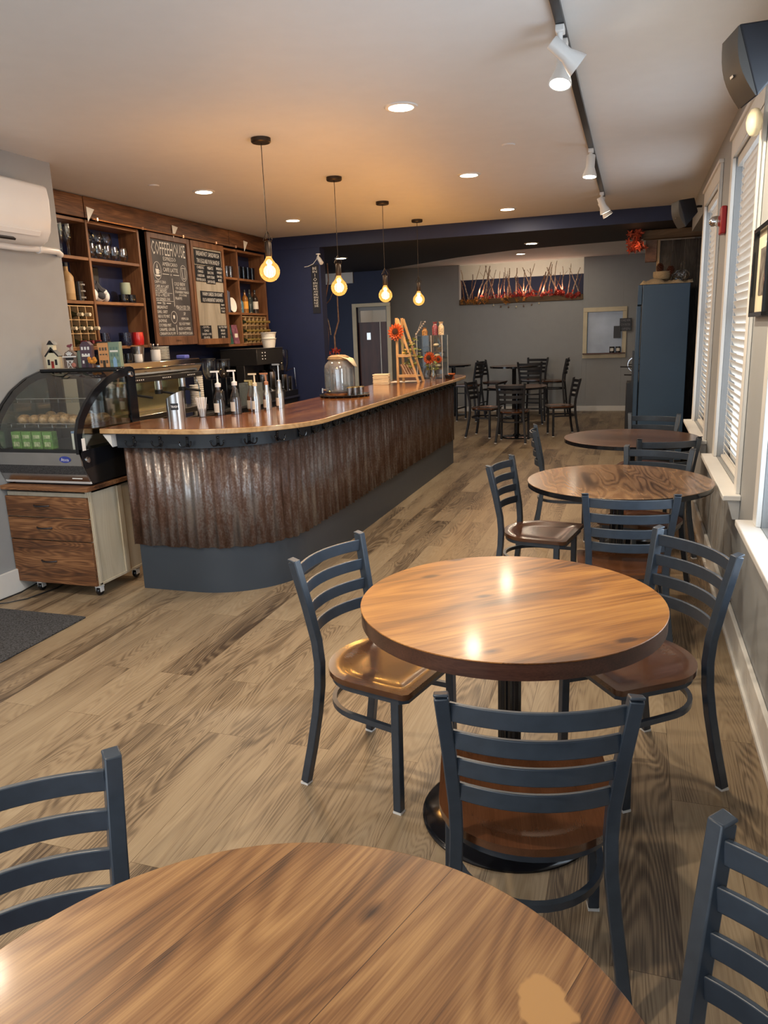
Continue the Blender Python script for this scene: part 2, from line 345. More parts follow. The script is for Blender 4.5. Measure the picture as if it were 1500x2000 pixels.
M['shelfv'] = wood('shelf_upright_pine', (0.06, 0.022, 0.009), (0.17, 0.070, 0.028), (0.30, 0.14, 0.06), 0, 1.2, 0.45, 0.5, 0.6, axis='Z')
M['facia'] = wood('barnwood_facia', (0.02, 0.008, 0.004), (0.12, 0.046, 0.017), (0.26, 0.12, 0.05), 0, 1.3, 0.6, 0.5, 0.9, axis='Y', seed=2)
M['palewood'] = wood('pale_pine', (0.38, 0.23, 0.10), (0.52, 0.34, 0.17), (0.62, 0.44, 0.24), 0, 1.0, 0.5, 0.3, 0.4, axis='Z')
M['ply'] = wood('birch_plywood', (0.50, 0.43, 0.30), (0.60, 0.53, 0.40), (0.68, 0.61, 0.48), 0, 0.8, 0.5, 0.5, 0.3, axis='Z')
M['counter'] = wood('countertop_wood', (0.09, 0.026, 0.008), (0.32, 0.115, 0.036), (0.52, 0.25, 0.09), 0, 1.1, 0.16, 0.8, 0.5, board=0.14, coat=0.8, axis='Y', seed=1)
M['countedge'] = wood('countertop_edge_wood', (0.32, 0.16, 0.06), (0.55, 0.33, 0.15), (0.70, 0.46, 0.24), 0, 1.1, 0.25, 0.5, 0.4, coat=0.5, axis='Y')
M['draw'] = wood('sawn_barnwood', (0.015, 0.007, 0.004), (0.14, 0.055, 0.020), (0.36, 0.17, 0.07), 0, 1.6, 0.55, 0.8, 1.0, axis='X', seed=3)
M['barngrey'] = wood('weathered_barnboard', (0.018, 0.014, 0.012), (0.05, 0.042, 0.036), (0.10, 0.085, 0.07), 0, 1.4, 0.8, 0.6, 1.0, axis='Z', seed=4)
M['barnbeam'] = wood('old_beam_wood', (0.05, 0.028, 0.015), (0.13, 0.08, 0.04), (0.22, 0.14, 0.075), 0, 1.2, 0.7, 0.5, 0.9, seed=5)
M['glass'] = glass('clear_glass'); M['glassware'] = glass('glassware', (0.93, 0.95, 0.96), 1.3, 0.03, 0.09)
M['caseglass'] = glass('case_glass', (0.93, 0.97, 0.95), 1.0, 0.01, 0.14)
M['darkwood'] = wood('dark_door_wood', (0.03, 0.007, 0.003), (0.075, 0.020, 0.010), (0.11, 0.034, 0.018), 0, 1, 0.4, 0.4, 0.5, axis='Z')
M['lamp'] = emit('downlight_lens', (1.0, 0.86, 0.62), 14.0)
M['lampspot'] = emit('spot_lens', (1.0, 0.90, 0.72), 16.0)
M['chalk'] = plain('chalk_lettering', (0.62, 0.60, 0.56), 0.8)
M['slate'] = plain('chalkboard_slate', (0.045, 0.040, 0.042), 0.6, var=0.35, scale=5)
M['orange'] = plain('orange_petal', (0.50, 0.10, 0.03), 0.6, var=0.35, scale=40)
M['red'] = plain('red_leaf', (0.34, 0.03, 0.02), 0.6, var=0.5, scale=25)
M['green'] = plain('green_stem', (0.20, 0.26, 0.07), 0.6, var=0.3, scale=20)
M['cream'] = plain('cream_paint', (0.72, 0.64, 0.46), 0.5)
M['paper'] = plain('paper_white', (0.80, 0.78, 0.72), 0.7)
M['burlap'] = plain('burlap', (0.33, 0.24, 0.14), 0.9, var=0.25, scale=120, bump=0.4)
M['birch'] = plain('birch_bark', (0.42, 0.34, 0.26), 0.7, var=0.6, scale=30)
M['twig'] = plain('brown_twig', (0.17, 0.10, 0.07), 0.7, var=0.4, scale=30)

# ------------------------------------------------------------------ room shell
XR, XL, XS, CZ = 0.532, -3.84, -4.75, 2.80
b = MB(); b.box(-6.6, 1.2, -1.6, 17.2, -0.08, 0); struct(b, 'floor', M['floor'])
b = MB(); b.box(-4.95, 0.75, -1.5, 9.0, CZ, CZ + 0.1); struct(b, 'ceiling', M['ceil'])
b = MB(); b.box(-6.6, 1.2, 9.0, 15.25, 2.845, 2.95); struct(b, 'ceiling_far', M['ceil'])
# deep navy beam: front band and the underside, darkened in colour for its shade, whose far edge curves away on the left
poly = [(1.0, 9.0), (1.0, 10.66), (-0.1, 10.70), (-0.95, 10.82), (-1.66, 10.96), (-2.54, 11.44), (-3.14, 11.93), (-4.24, 12.78), (-6.5, 12.79), (-6.5, 9.0)]
b = MB(); b.prism(poly, 2.65, 2.843); struct(b, 'trim_1', M['navyshaded'])
b = MB(); b.box(-6.5, 1.0, 8.985, 8.999, 2.65, 2.80); struct(b, 'trim_2', M['navy'])
# walls
b = MB(); b.box(XL - 0.9, XL, -1.5, 4.56, 0, CZ); struct(b, 'wall_left', M['greywall'])
b = MB(); b.box(XS - 0.12, XS, 4.56, 9.0, 0, CZ); struct(b, 'wall_left_behind_bar', M['navy'])
b = MB(); b.box(XS - 0.12, -3.72, 8.99, 9.14, 0, 2.65); struct(b, 'wall_end_of_bar', M['navy'])
b = MB(); b.box(-6.6, -6.45, 9.0, 15.2, 0, 2.85); struct(b, 'wall_far_left', M['navy'])
# right wall with three window openings
wins = [(6.04, 7.16), (4.12, 5.20), (2.20, 3.36)]; wz0, wz1 = 0.74, 2.52
b = MB(); t = XR + 0.13
b.box(XR, t, -1.5, 7.30, 0, wz0); b.box(XR, t, -1.5, 9.0, wz1, CZ)
ys = [-1.5, 2.20, 3.36, 4.12, 5.20, 6.04, 7.16, 7.30]
for k in range(0, 8, 2): b.box(XR, t, ys[k], ys[k+1], wz0, wz1)
struct(b, 'wall_right', M['greywall'])
b = MB(); b.box(0.79, 0.9, 7.30, 9.9, 0, 2.519); b.box(XR + 0.131, 0.789, 7.18, 7.30, 0, 2.519); b.box(0.79, 0.9, 9.01, 9.9, 2.52, 2.649); struct(b, 'wall_right_recess', M['navyshaded'])  # shade of the recess comes from the darkened navy colour
b = MB(); b.box(0.62, 0.72, 9.91, 15.2, 0, 2.844); struct(b, 'wall_right_far', M['greywall'])
# door wall far left, navy
b = MB(); b.box(-6.45, -4.66, 12.8, 12.95, 0, 2.845); b.box(-4.66, -4.07, 12.8, 12.95, 2.06, 2.845); struct(b, 'wall_back_left', M['navy'])
b = MB(); b.box(-6.45, -4.69, 12.77, 12.80, 2.47, 2.844); struct(b, 'trim_3', M['trim'])
# far wall with shelf opening and serving hatch
b = MB(); Y0, Y1 = 15.05, 15.2
b.box(-5.2, -3.315, Y0, Y1, 0, 2.845); b.box(-3.314, -0.947, Y0, Y1, 0, 2.085); b.box(-0.946, -0.86, Y0, Y1, 0, 2.845)
b.box(-0.859, -0.226, Y0, Y1, 0, 1.08); b.box(-0.859, -0.226, Y0, Y1, 1.85, 2.845); b.box(-0.225, 0.72, Y0, Y1, 0, 2.845)
struct(b, 'wall_back', M['greywall'])
b = MB(); b.box(-3.5, -0.8, 16.1, 16.2, 1.9, 2.62); struct(b, 'wall_beyond_opening', M['navy'])
b = MB(); b.box(-3.5, -0.8, 16.1, 16.2, 2.62, 3.0); b.box(-3.5, -0.8, 15.2, 16.2, 2.95, 3.0); struct(b, 'ceiling_beyond_opening', M['trim'])
b = MB(); b.box(-3.6, -3.5, 15.2, 16.2, 1.9, 3.0); b.box(-0.8, -0.7, 15.2, 16.2, 1.9, 3.0); b.box(-3.5, -0.8, 15.2, 16.2, 1.9, 2.0); struct(b, 'wall_beyond_sides', M['greywall'])
# street wall behind the camera
b = MB(); b.box(-3.9, 0.7, -1.5, -1.35, 0, 0.4); b.box(-3.9, 0.7, -1.5, -1.35, 2.55, CZ); b.box(-3.9, -3.7, -1.5, -1.35, 0.4, 2.55); b.box(-0.7, -0.5, -1.5, -1.35, 0.4, 2.55); b.box(0.4, 0.7, -1.5, -1.35, 0.4, 2.55)
struct(b, 'wall_front', M['greywall'])
# passage behind the far-left door
b = MB(); b.box(-5.2, -4.9, 12.95, 15.05, 0, 2.845); b.box(-4.9, -4.6, 14.4, 14.5, 0, 2.845); struct(b, 'wall_passage', M['trim'])
# baseboards
def baseb(name, x0, x1, y0, y1, h=0.13):
    b = MB(); b.box(x0, x1, y0, y1, 0, h); o = struct(b, name, M['trim'], None, 0.004); return o
baseb('baseboard_right', XR - 0.022, XR - 0.001, -1.3, 7.29, 0.15)
b = MB(); b.box(XR - 0.034, XR - 0.0225, -1.3, 7.29, 0, 0.02); struct(b, 'baseboard_right_shoe', M['trim'])
baseb('baseboard_left', XL + 0.001, XL + 0.02, -1.3, 4.55, 0.16)
baseb('baseboard_back', -5.0, 0.6, 15.03, 15.049, 0.10)
# windows of the right wall: casing, sill, apron, brackets, sashes, pane
for i, (y0, y1) in enumerate(wins):
    c = MB(); x0, x1 = XR - 0.022, XR - 0.001
    c.box(x0, x1, y0 - 0.09, y0, wz0, wz1 + 0.0); c.box(x0, x1, y1, y1 + 0.09, wz0, wz1); c.box(x0, x1, y0 - 0.09, y1 + 0.09, wz1, wz1 + 0.11)
    c.box(x0 - 0.012, x1, y0 - 0.11, y1 + 0.11, wz1 + 0.11, wz1 + 0.135)
    win = struct(c, 'window_%d' % (i + 1), M['trim'], None, 0.003)
    s = MB(); s.box(XR - 0.085, XR + 0.12, y0 - 0.13, y1 + 0.13, wz0 - 0.028, wz0 - 0.001) if False else s.box(XR - 0.085, XR - 0.0005, y0 - 0.13, y1 + 0.13, wz0 - 0.028, wz0 - 0.0005)
    struct(s, 'window_sill', M['trim'], win, 0.004)
    s = MB()
    for yy in (y0 - 0.10, y1 + 0.06):
        s.add([(XR - 0.06, yy, wz0 - 0.028), (XR - 0.06, yy + 0.04, wz0 - 0.028), (XR - 0.001, yy, wz0 - 0.028), (XR - 0.001, yy + 0.04, wz0 - 0.028),
               (XR - 0.03, yy + .005, wz0 - 0.13), (XR - 0.03, yy + 0.035, wz0 - 0.13), (XR - 0.001, yy + .005, wz0 - 0.13), (XR - 0.001, yy + 0.035, wz0 - 0.13)],
              [(0, 1, 3, 2), (4, 6, 7, 5), (0, 4, 5, 1), (2, 3, 7, 6), (0, 2, 6, 4), (1, 5, 7, 3)])
    struct(s, 'sill_bracket', M['trim'], win)
    s = MB()
    for (a0, a1, c0, c1) in ((y0, y1, wz0, wz0 + 0.06), (y0, y1, wz1 - 0.05, wz1), (y0, y0 + 0.05, wz0, wz1), (y1 - 0.05, y1, wz0, wz1), (y0, y1, 1.60, 1.65)):
        s.box(XR + 0.07, XR + 0.105, a0, a1, c0, c1)
    struct(s, 'window_sash', M['trim'], win)
    s = MB(); s.box(XR + 0.085, XR + 0.089, y0 + 0.05, y1 - 0.05, wz0 + 0.06, wz1 - 0.05); struct(s, 'pane', M['glass'], win)
# wooden blinds in the two far windows
M['blind'] = None
mt, nt, bb = newmat('white_blind'); bb.inputs['Base Color'].default_value = (0.80, 0.78, 0.74, 1); bb.inputs['Roughness'].default_value = 0.45
tr = nt.nodes.new('ShaderNodeBsdfTranslucent'); tr.inputs[0].default_value = (0.9, 0.85, 0.75, 1); ms = nt.nodes.new('ShaderNodeMixShader'); ms.inputs[0].default_value = 0.12
nt.links.new(bb.outputs[0], ms.inputs[1]); nt.links.new(tr.outputs[0], ms.inputs[2]); nt.links.new(ms.outputs[0], nt.nodes['Material Output'].inputs[0]); M['blind'] = mt
for i, (y0, y1) in enumerate(wins[:2]):
    t = thing('window_blind', ['white slatted blind in the farthest window of the right wall', 'white slatted blind in the window nearer than the fire alarm'][i], 'blind', (0, 0, 0), 0, 'white window blinds')
    s = MB(); z = wz1 - 0.07
    while z > wz0 + 0.03:
        s.cbox((XR + 0.04, (y0 + y1) / 2, z), (0.05, y1 - y0 - 0.10, 0.0035), 0, 0, math.radians(62)); z -= 0.043
    s.build('slats', M['blind'], t)
    s = MB(); s.box(XR + 0.005, XR + 0.065, y0 + 0.02, y1 - 0.02, wz1 - 0.055, wz1 - 0.002); s.build('headrail', M['blind'], t, 0.003)
    s = MB(); s.box(XR + 0.02, XR + 0.055, y0 + 0.02, y1 - 0.02, wz0 + 0.004, wz0 + 0.02); s.build('bottom_rail', M['blind'], t, 0.003)
    s = MB()
    for yy in (y0 + 0.2, y1 - 0.2): s.tube([(XR + 0.016, yy, wz0 + 0.01), (XR + 0.016, yy, wz1 - 0.05)], 0.0015, 5)
    s.build('ladder_cord', M['blind'], t)
# far-left door
dr = MB(); dr.box(-4.735, -4.66, 12.775, 12.80, 0, 2.12); dr.box(-4.659, -4.03, 12.775, 12.80, 2.06, 2.12); dr.box(-4.10, -4.03, 12.775, 12.80, 0, 2.059)
door = struct(dr, 'door_1', M['cream'], None, 0.003)
s = MB(); s.box(-4.655, -4.105, 12.86, 12.90, 0.01, 1.80); leaf = struct(s, 'door_leaf', M['darkwood'], door)
s = MB(); s.box(-4.50, -4.43, 12.853, 12.859, 1.50, 1.62); struct(s, 'door_pane', M['steel'], leaf)
s = MB(); s.box(-4.255, -4.24, 12.85, 12.859, 0.01, 1.8); struct(s, 'door_strip', M['trim'], leaf)
s = MB(); s.box(-4.655, -4.105, 12.86, 12.90, 2.0, 2.06); s.box(-4.655, -4.62, 12.86, 12.9, 1.80, 2.0); s.box(-4.14, -4.105, 12.86, 12.9, 1.8, 2.0); struct(s, 'transom_frame', M['greywall'], door)
area('passage_light', (-4.4, 13.6, 2.7), (0, 0, 0), 0.4, 0.4, 2.5, (1, 0.95, 0.85))
# serving hatch in the far wall
h = MB(); h.box(-0.935, -0.86, 15.025, 15.049, 1.081, 1.849); h.box(-0.225, -0.15, 15.025, 15.049, 1.081, 1.849); h.box(-0.935, -0.15, 15.025, 15.049, 1.85, 1.93); h.box(-0.935, -0.15, 15.025, 15.049, 1.0, 1.08)
hat = struct(h, 'window_4', M['cream'], None, 0.003)
s = MB(); s.box(-0.86, -0.225, 15.12, 15.125, 1.08, 1.85); struct(s, 'hatch_shutter', plain('hazy_blue_shutter', (0.36, 0.41, 0.48), 0.35, 0.4, 0.15, 3), hat)
s = MB(); s.box(-0.93, -0.16, 14.96, 15.12, 1.075, 1.095); struct(s, 'hatch_ledge', M['darkwood'], hat)

# ------------------------------------------------------------------ tables
def round_table(name, label, c, r, z, th, top, edge, rz=0, cat='table', group=None, br=0.29, bevel=0.004, legs=False):
    t = thing(name, label, cat, (c[0], c[1], 0), rz, group)
    s = MB(); s.lathe([(0.0, z - th), (r - 0.002, z - th), (r - 0.002, z - 0.0012), (0.0, z - 0.0012)], 96, cap=False); s.build('table_edge', edge, t, 0)
    s = MB(); s.lathe([(0.0, z - 0.004), (r, z - 0.004), (r, z), (0.0, z)], 96, cap=False); s.build('tabletop', top, t, 0.0015, ang=30)
    s = MB(); s.box(-0.22, 0.22, -0.03, 0.03, z - th - 0.02, z - th - 0.0005); s.box(-0.03, 0.03, -0.22, 0.22, z - th - 0.02, z - th - 0.0005); s.build('mounting_plate', M['black'], t, 0.003)
    s = MB(); n = 32; prof = []
    for k in range(n):
        a = 2 * PI * k / n; rr = 0.037 if k % 2 else 0.033; prof.append((rr * math.cos(a), rr * math.sin(a)))
    s.prism(prof, 0.03, z - th - 0.02); s.build('column', M['blackgloss'], t)
    s = MB(); s.lathe([(br, 0.0), (br, 0.006), (br - 0.012, 0.014), (br * 0.5, 0.024), (0.06, 0.034), (0.05, 0.05), (0.0, 0.052)], 56); s.build('base', M['blackgloss'], t)
    return t
brd = (0.055, 0.018, 0.010)
top1 = wood('worn_pine_tabletop', (0.035, 0.013, 0.005), (0.215, 0.098, 0.034), (0.40, 0.22, 0.085), -1.24, 1.0, 0.38, 0.8, 0.55, board=0.24, knots=1.0, coat=0.10, seed=0.4, stain=(0.279, 0.251, 0.035, (0.46, 0.25, 0.09)))
top2 = wood('honey_pine_tabletop', (0.07, 0.020, 0.004), (0.32, 0.118, 0.020), (0.54, 0.245, 0.050), -0.66, 1.0, 0.34, 0.5, 0.5, board=0.27, knots=0.8, coat=0.12, seed=2.3)
top3 = wood('figured_ash_tabletop', (0.05, 0.022, 0.010), (0.25, 0.135, 0.065), (0.34, 0.20, 0.10), PI/2 - 0.15, 1.1, 0.25, 0.62, 0.3, amp=0.15, board=0.2, coat=0.3, seed=4.2)
top4 = wood('dark_walnut_tabletop', (0.035, 0.017, 0.010), (0.10, 0.052, 0.032), (0.15, 0.08, 0.05), 0.3, 1.0, 0.25, 0.7, 0.4, board=0.2, coat=0.3, seed=5)
edge2 = wood('dark_stained_edge', (0.022, 0.008, 0.005), (0.065, 0.024, 0.015), (0.11, 0.044, 0.027), 0, 1.5, 0.35, 0.4, 0.6, coat=0.3)
T1 = round_table('round_table', 'round pine table in the foreground with a pale worn patch on its top', (-0.356, 0.53), 0.478, 0.76, 0.045, top1, edge2)
T2 = round_table('round_table', 'glossy orange-brown round pine table in the middle with a thick dark edge', (-0.34, 2.223), 0.468, 0.76, 0.05, top2, edge2)
T3 = round_table('round_table', 'round table with strongly figured ash grain and a thin black edge', (-0.057, 4.225), 0.487, 0.76, 0.03, top3, M['blackgloss'])
T4 = round_table('round_table', 'dark brown round table in front of the blue refrigerator', (0.0, 5.93), 0.49, 0.76, 0.03, top4, M['blackgloss'])
T5 = round_table('round_table', 'low dark round table surrounded by chairs at the back of the room', (-1.64, 11.35), 0.44, 0.76, 0.03, top4, M['blackgloss'], br=0.25)
T6 = round_table('high_table', 'counter-height dark round table against the grey back wall, right of the other', (-2.06, 13.9), 0.44, 0.945, 0.03, top4, M['blackgloss'], cat='table', br=0.25)
T7 = round_table('high_table', 'counter-height dark round table against the grey back wall, just beyond the end of the bar', (-3.3, 14.4), 0.34, 0.965, 0.03, top4, M['blackgloss'], cat='table', br=0.25)

# ------------------------------------------------------------------ chairs
def arc_slat(hw, y, z, sag, n=12):
    return [(-hw + 2 * hw * i / n, y - sag * (1 - (2 * i / n - 1) ** 2), z) for i in range(n + 1)]
def make_chair(name, label, cat, lift=0.0, frame='chair', n=14):
    t = thing(name, label, cat); fm = M[frame]; sh = 0.45 + lift
    for sgn in (-1, 1):
        path = [(sgn * (0.213 + lift * 0.05), 0.0 - lift * 0.02, 0.008), (sgn * 0.199, 0.028, 0.15 + lift * .6), (sgn * 0.184, 0.047, 0.28 + lift), (sgn * 0.175, 0.057, 0.38 + lift), (sgn * 0.172, 0.060, 0.47 + lift), (sgn * 0.174, 0.054, 0.55 + lift), (sgn * 0.184, 0.030, 0.68 + lift), (sgn * 0.199, -0.004, 0.84 + lift)]
        s = MB(); s.sq(path, 0.0155); p = s.build('rear_post', fm, t, 0.003)
        c = MB(); c.cbox((path[-1][0], path[-1][1] - 0.001, path[-1][2] + 0.002), (0.032, 0.032, 0.007), 0, -0.25); c.build('cap', fm, p, 0.003)
        g = MB(); g.cbox((path[0][0], path[0][1], 0.004), (0.031, 0.031, 0.008)); g.build('glide', M['white'], p)
        s = MB(); s.sq([(sgn * 0.198, 0.385, 0.008), (sgn * 0.192, 0.385, 0.42 + lift)], 0.0150); p = s.build('front_leg', fm, t, 0.003)
        g = MB(); g.cbox((sgn * 0.198, 0.385, 0.004), (0.031, 0.031, 0.008)); g.build('glide', M['white'], p)
    for k, z in enumerate((0.800, 0.728, 0.656, 0.586)):
        f = (z - 0.47) / 0.37; y = 0.060 - 0.064 * f ** 1.2; hw = 0.172 + 0.026 * f
        s = MB(); s.strip(arc_slat(hw - 0.012, y, z + lift, 0.042, n), 0.011, 0.043); s.build('back_slat', fm, t, 0.0025)
    # seat outline: straight front, sides tapering back to a round rear
    def outline(inset=0.0):
        P = []; w0 = 0.218 - inset; yf = 0.438 - inset
        P.append((w0 - 0.015, yf)); P.append((w0, yf - 0.015))
        yc = 0.215
        for i in range(21):
            a = -PI * i / 20; P.append((w0 * math.cos(a), yc + (yc - 0.030 - inset) * math.sin(a)))
        P.append((-w0, yf - 0.015)); P.append((-w0 + 0.015, yf)); return P
    O = outline(); cx, cy = 0.0, 0.245
    s = MB(); v = []; f = []; rings = [0.0, 0.25, 0.45, 0.6, 0.7, 0.76, 0.82, 0.9, 1.0]; m_ = len(O)
    # denser outline
    D = []
    for i in range(m_):
        a, b_ = O[i], O[(i + 1) % m_]; k_ = 1 + int(math.dist(a, b_) / 0.035)
        for q in range(k_): D.append((a[0] + (b_[0] - a[0]) * q / k_, a[1] + (b_[1] - a[1]) * q / k_))
    m_ = len(D)
    for rg in rings[1:]:
        dz = -0.009 * (1 - min(1, max(0, (rg - 0.62) / 0.2)) ** 1.0)
        for (x, y) in D: 
            v.append((cx + (x - cx) * rg, cy + (y - cy) * rg, sh + dz))
    top = len(v); 
    for (x, y) in D: v.append((x, y, sh - 0.02))
    v.append((cx, cy, sh - 0.009)); ctr = len(v) - 1
    K = len(rings) - 1
    for k_ in range(K):
        for i in range(m_):
            j = (i + 1) % m_; f.append((k_*m_+i, k_*m_+j, (k_+1)*m_+j, (k_+1)*m_+i))
    for i in range(m_): f.append((ctr, (i + 1) % m_, i))
    f.append(tuple(range(K * m_, K * m_ + m_)))
    s.add(v, f, True); s.build('seat', M['seat'], t, ang=50)
    s = MB(); P = [(x, y, 0.4185 + lift) for x, y in outline(0.020)]; s.strip(P, 0.020, 0.022, closed=True, smooth=False); s.build('seat_frame', fm, t)
    zb = 0.30 + lift
    U = [(0.188, 0.372, zb)] + [(0.178 * math.cos(-PI * i / 18), 0.215 + 0.185 * math.sin(-PI * i / 18), zb) for i in range(19)] + [(-0.188, 0.372, zb)]
    s = MB(); s.strip(U, 0.016, 0.02); s.build('stretcher', fm, t)
    if lift:
        s = MB(); s.sq([(-0.19, 0.385, 0.22), (0.19, 0.385, 0.22)], 0.011); s.build('foot_rest', fm, t)
        s = MB(); s.sq([(-0.195, 0.03, 0.26), (0.195, 0.03, 0.26)], 0.009); s.build('foot_rest', fm, t)
    return t
def ang_of(f): return math.atan2(-f[0], f[1])
GC = 'ladder-back metal chairs'
places = [
    ((-1.0235, 2.4185), (.969, -.245), 'slate metal ladder-back chair pulled up left of the middle orange table', 'chairs around the middle table'),
    ((0.2245, 2.725), (-.81, -.58), 'slate metal ladder-back chair between the middle orange table and the windows', 'chairs around the middle table'),
    ((-0.164, 1.445), (-.208, .978), 'slate metal ladder-back chair with its back to us before the middle orange table', 'chairs around the middle table'),
    ((-1.02, 0.87), (.75, -.66), 'slate metal chair back cut by the left photo edge behind the foreground table', 'chairs around the foreground table'),
    ((0.276, 0.949), (-.78, -.62), 'slate metal chair back cut by the right photo edge beside the foreground table', 'chairs around the foreground table'),
    ((-0.71, 4.30), (.985, -.17), 'black metal chair with a shiny wooden seat left of the figured ash table', 'chairs around the ash table'),
    ((0.01, 3.47), (-.09, .996), 'black metal chair with its back to us before the figured ash table', 'chairs around the ash table'),
    ((0.167, 4.865), (-.32, -.95), 'slate metal chair facing us on the far side of the figured ash table', 'chairs around the ash table'),
    ((0.243, 5.30), (-.31, .95), 'black metal chair with its back to us before the dark walnut table', 'chairs around the walnut table'),
    ((0.18, 6.77), (-.22, -.97), 'slate metal chair facing us between the dark walnut table and the refrigerator', 'chairs around the walnut table'),
    ((-0.70, 5.82), (.995, .10), 'black metal chair seen edge-on left of the dark walnut table', 'chairs around the walnut table'),
]
proto = None
for (x, y), f, lab, g in places:
    if proto is None:
        proto = make_chair('dining_chair', lab, 'chair'); proto.location = (x, y, 0); proto.rotation_euler = (0, 0, ang_of(f)); proto['group'] = g; c = proto
    else: c = copy_tree(proto, (x, y, 0), ang_of(f), lab, g)
far = None
for (x, y), f, lab in [((-1.63, 10.66), (0.02, 1), 'black chair with its back to us at the low far table'), ((-2.36, 11.46), (.97, -.2), 'black chair left of the low far table'),
                       ((-0.80, 11.72), (-.95, -.3), 'black chair right of the low far table')]:
    if far is None: far = make_chair('dining_chair', lab, 'chair', 0, 'chairdark', 8); far.location = (x, y, 0); far.rotation_euler = (0, 0, ang_of(f)); far['group'] = 'chairs around the low far table'
    else: copy_tree(far, (x, y, 0), ang_of(f), lab, 'chairs around the low far table')
st = None
for (x, y), f, lab in [((-1.15, 14.3), (-1, 0.02), 'black counter stool seen edge-on nearest the serving hatch, casting a slatted shadow'), ((-1.66, 12.95), (0.05, 1), 'black counter stool with its back to us behind the low far table'),
                       ((-1.75, 14.86), (-.25, -.97), 'black counter stool facing us against the grey back wall'), ((-2.60, 13.5), (-.95, .2), 'black counter stool facing left towards the bar end'),
                       ((-2.72, 14.25), (.98, -.2), 'black counter stool edge-on left of the right high table')]:
    if st is None: st = make_chair('bar_stool', lab, 'stool', 0.20, 'chairdark', 8); st.location = (x, y, 0); st.rotation_euler = (0, 0, ang_of(f)); st['group'] = 'counter stools at the high tables'
    else: copy_tree(st, (x, y, 0), ang_of(f), lab, 'counter stools at the high tables')

# ------------------------------------------------------------------ bar counter
def front_path(off, y_end=9.0, x_end=-3.03, n=14, R=0.55, ext=0.0):
    """plan of the bar's outer face offset outwards by off: from the left end, round the corner, along to the far end"""
    cx, cy = -2.63, 4.54; r = R + off; P = []
    k0 = max(2, int((cx - x_end) / 0.02))
    for i in range(k0): P.append((x_end + (cx - x_end) * i / k0, cy - r))
    k = 32
    for i in range(k + 1):
        a = -PI/2 + PI/2 * i / k; P.append((cx + r * math.cos(a), cy + r * math.sin(a)))
    k1 = 60
    for i in range(1, k1 + 1): P.append((cx + r, cy + (y_end - cy) * i / k1))
    return P
def dense(P, step):
    out = [P[0]]; acc = 0
    L = [0]; 
    for i in range(1, len(P)): L.append(L[-1] + math.dist(P[i-1], P[i]))
    tot = L[-1]; n = int(tot / step); j = 0; out = []
    for q in range(n + 1):
        d = q * tot / n
        while j < len(L) - 2 and L[j+1] < d: j += 1
        u = (d - L[j]) / max(1e-9, L[j+1] - L[j]); a, b_ = P[j], P[j+1]
        tx, ty = b_[0] - a[0], b_[1] - a[1]; l = math.hypot(tx, ty)
        out.append((a[0] + tx * u, a[1] + ty * u, ty / l, -tx / l, d))
    return out
bar = thing('bar_counter', 'long curved bar clad in rusty corrugated metal over a slate-grey plinth', 'bar counter', (-2.35, 6.5, 0)); B0 = (2.35, -6.5, 0)
def bp(mb, name, mat, parent, **k):
    mb.v = [(x + B0[0], y + B0[1], z) for x, y, z in mb.v]; return mb.build(name, mat, parent, **k)
def hollow(path_out, path_in, z0, z1):
    s = MB(); n = len(path_out); v = []
    for (x, y) in path_out: v += [(x, y, z0), (x, y, z1)]
    for (x, y) in path_in: v += [(x, y, z0), (x, y, z1)]
    f = []
    for i in range(n - 1):
        a, b_ = 2 * i, 2 * (i + 1); c, d = 2 * (n + i), 2 * (n + i + 1)
        f += [(a, b_, b_ + 1, a + 1), (c, c + 1, d + 1, d), (a, c, d, b_), (a + 1, b_ + 1, d + 1, c + 1)]
    f += [(0, 1, 2 * n + 1, 2 * n), (2 * n - 2, 4 * n - 2, 4 * n - 1, 2 * n - 1)]
    return s.add(v, f, True)
po = front_path(0, 9.0); pin = [(min(x, -2.30) if y > 4.6 else x, y) for x, y in front_path(-0.25, 9.0)]
pin = front_path(-0.28, 9.0)
k = bp(hollow(po, pin, 0, 0.315), 'plinth', M['kick'], bar)
bp(hollow(front_path(-0.012), front_path(-0.28), 0.315, 0.94), 'bar_body', M['black'], bar)
D = dense(front_path(0.012, 9.0, -3.06), 0.0085); s = MB(); v = []; f = []
for (x, y, nx, ny, d) in D:
    a = 0.0085 * math.sin(2 * PI * d / 0.068)
    # overlapping sheet joints every nine ribs
    a += 0.004 if (int(d / 0.61) % 2) else 0.0
    jag = 0.004 * math.sin(d * 37) + 0.004 * math.sin(d * 91)
    v += [(x + nx * a, y + ny * a, 0.302 + jag), (x + nx * a, y + ny * a, 0.955)]
for i in range(len(D) - 1): f.append((2*i, 2*i+2, 2*i+3, 2*i+1))
s.add(v, f, True); cor = bp(s, 'corrugated_cladding', M['rust'], bar, ang=80)
sol = cor.modifiers.new('sheet', 'SOLIDIFY'); sol.thickness = 0.0015
bp(hollow(front_path(0.045, 9.02, -3.08), front_path(-0.30, 9.0, -3.08), 0.945, 1.036), 'apron', M['apron'], bar)
s = MB(); s.add([(-3.081, 3.90, 0.955), (-3.145, 3.90, 1.034), (-3.085, 3.90, 1.034), (-3.085, 4.22, 0.955), (-3.145, 4.22, 1.034), (-3.085, 4.22, 1.034)], [(0, 2, 1), (3, 4, 5), (0, 1, 4, 3), (1, 2, 5, 4), (0, 3, 5, 2)])
bp(s, 'end_bracket', M['white'], bar, label='white bracket under the left tip of the worktop')
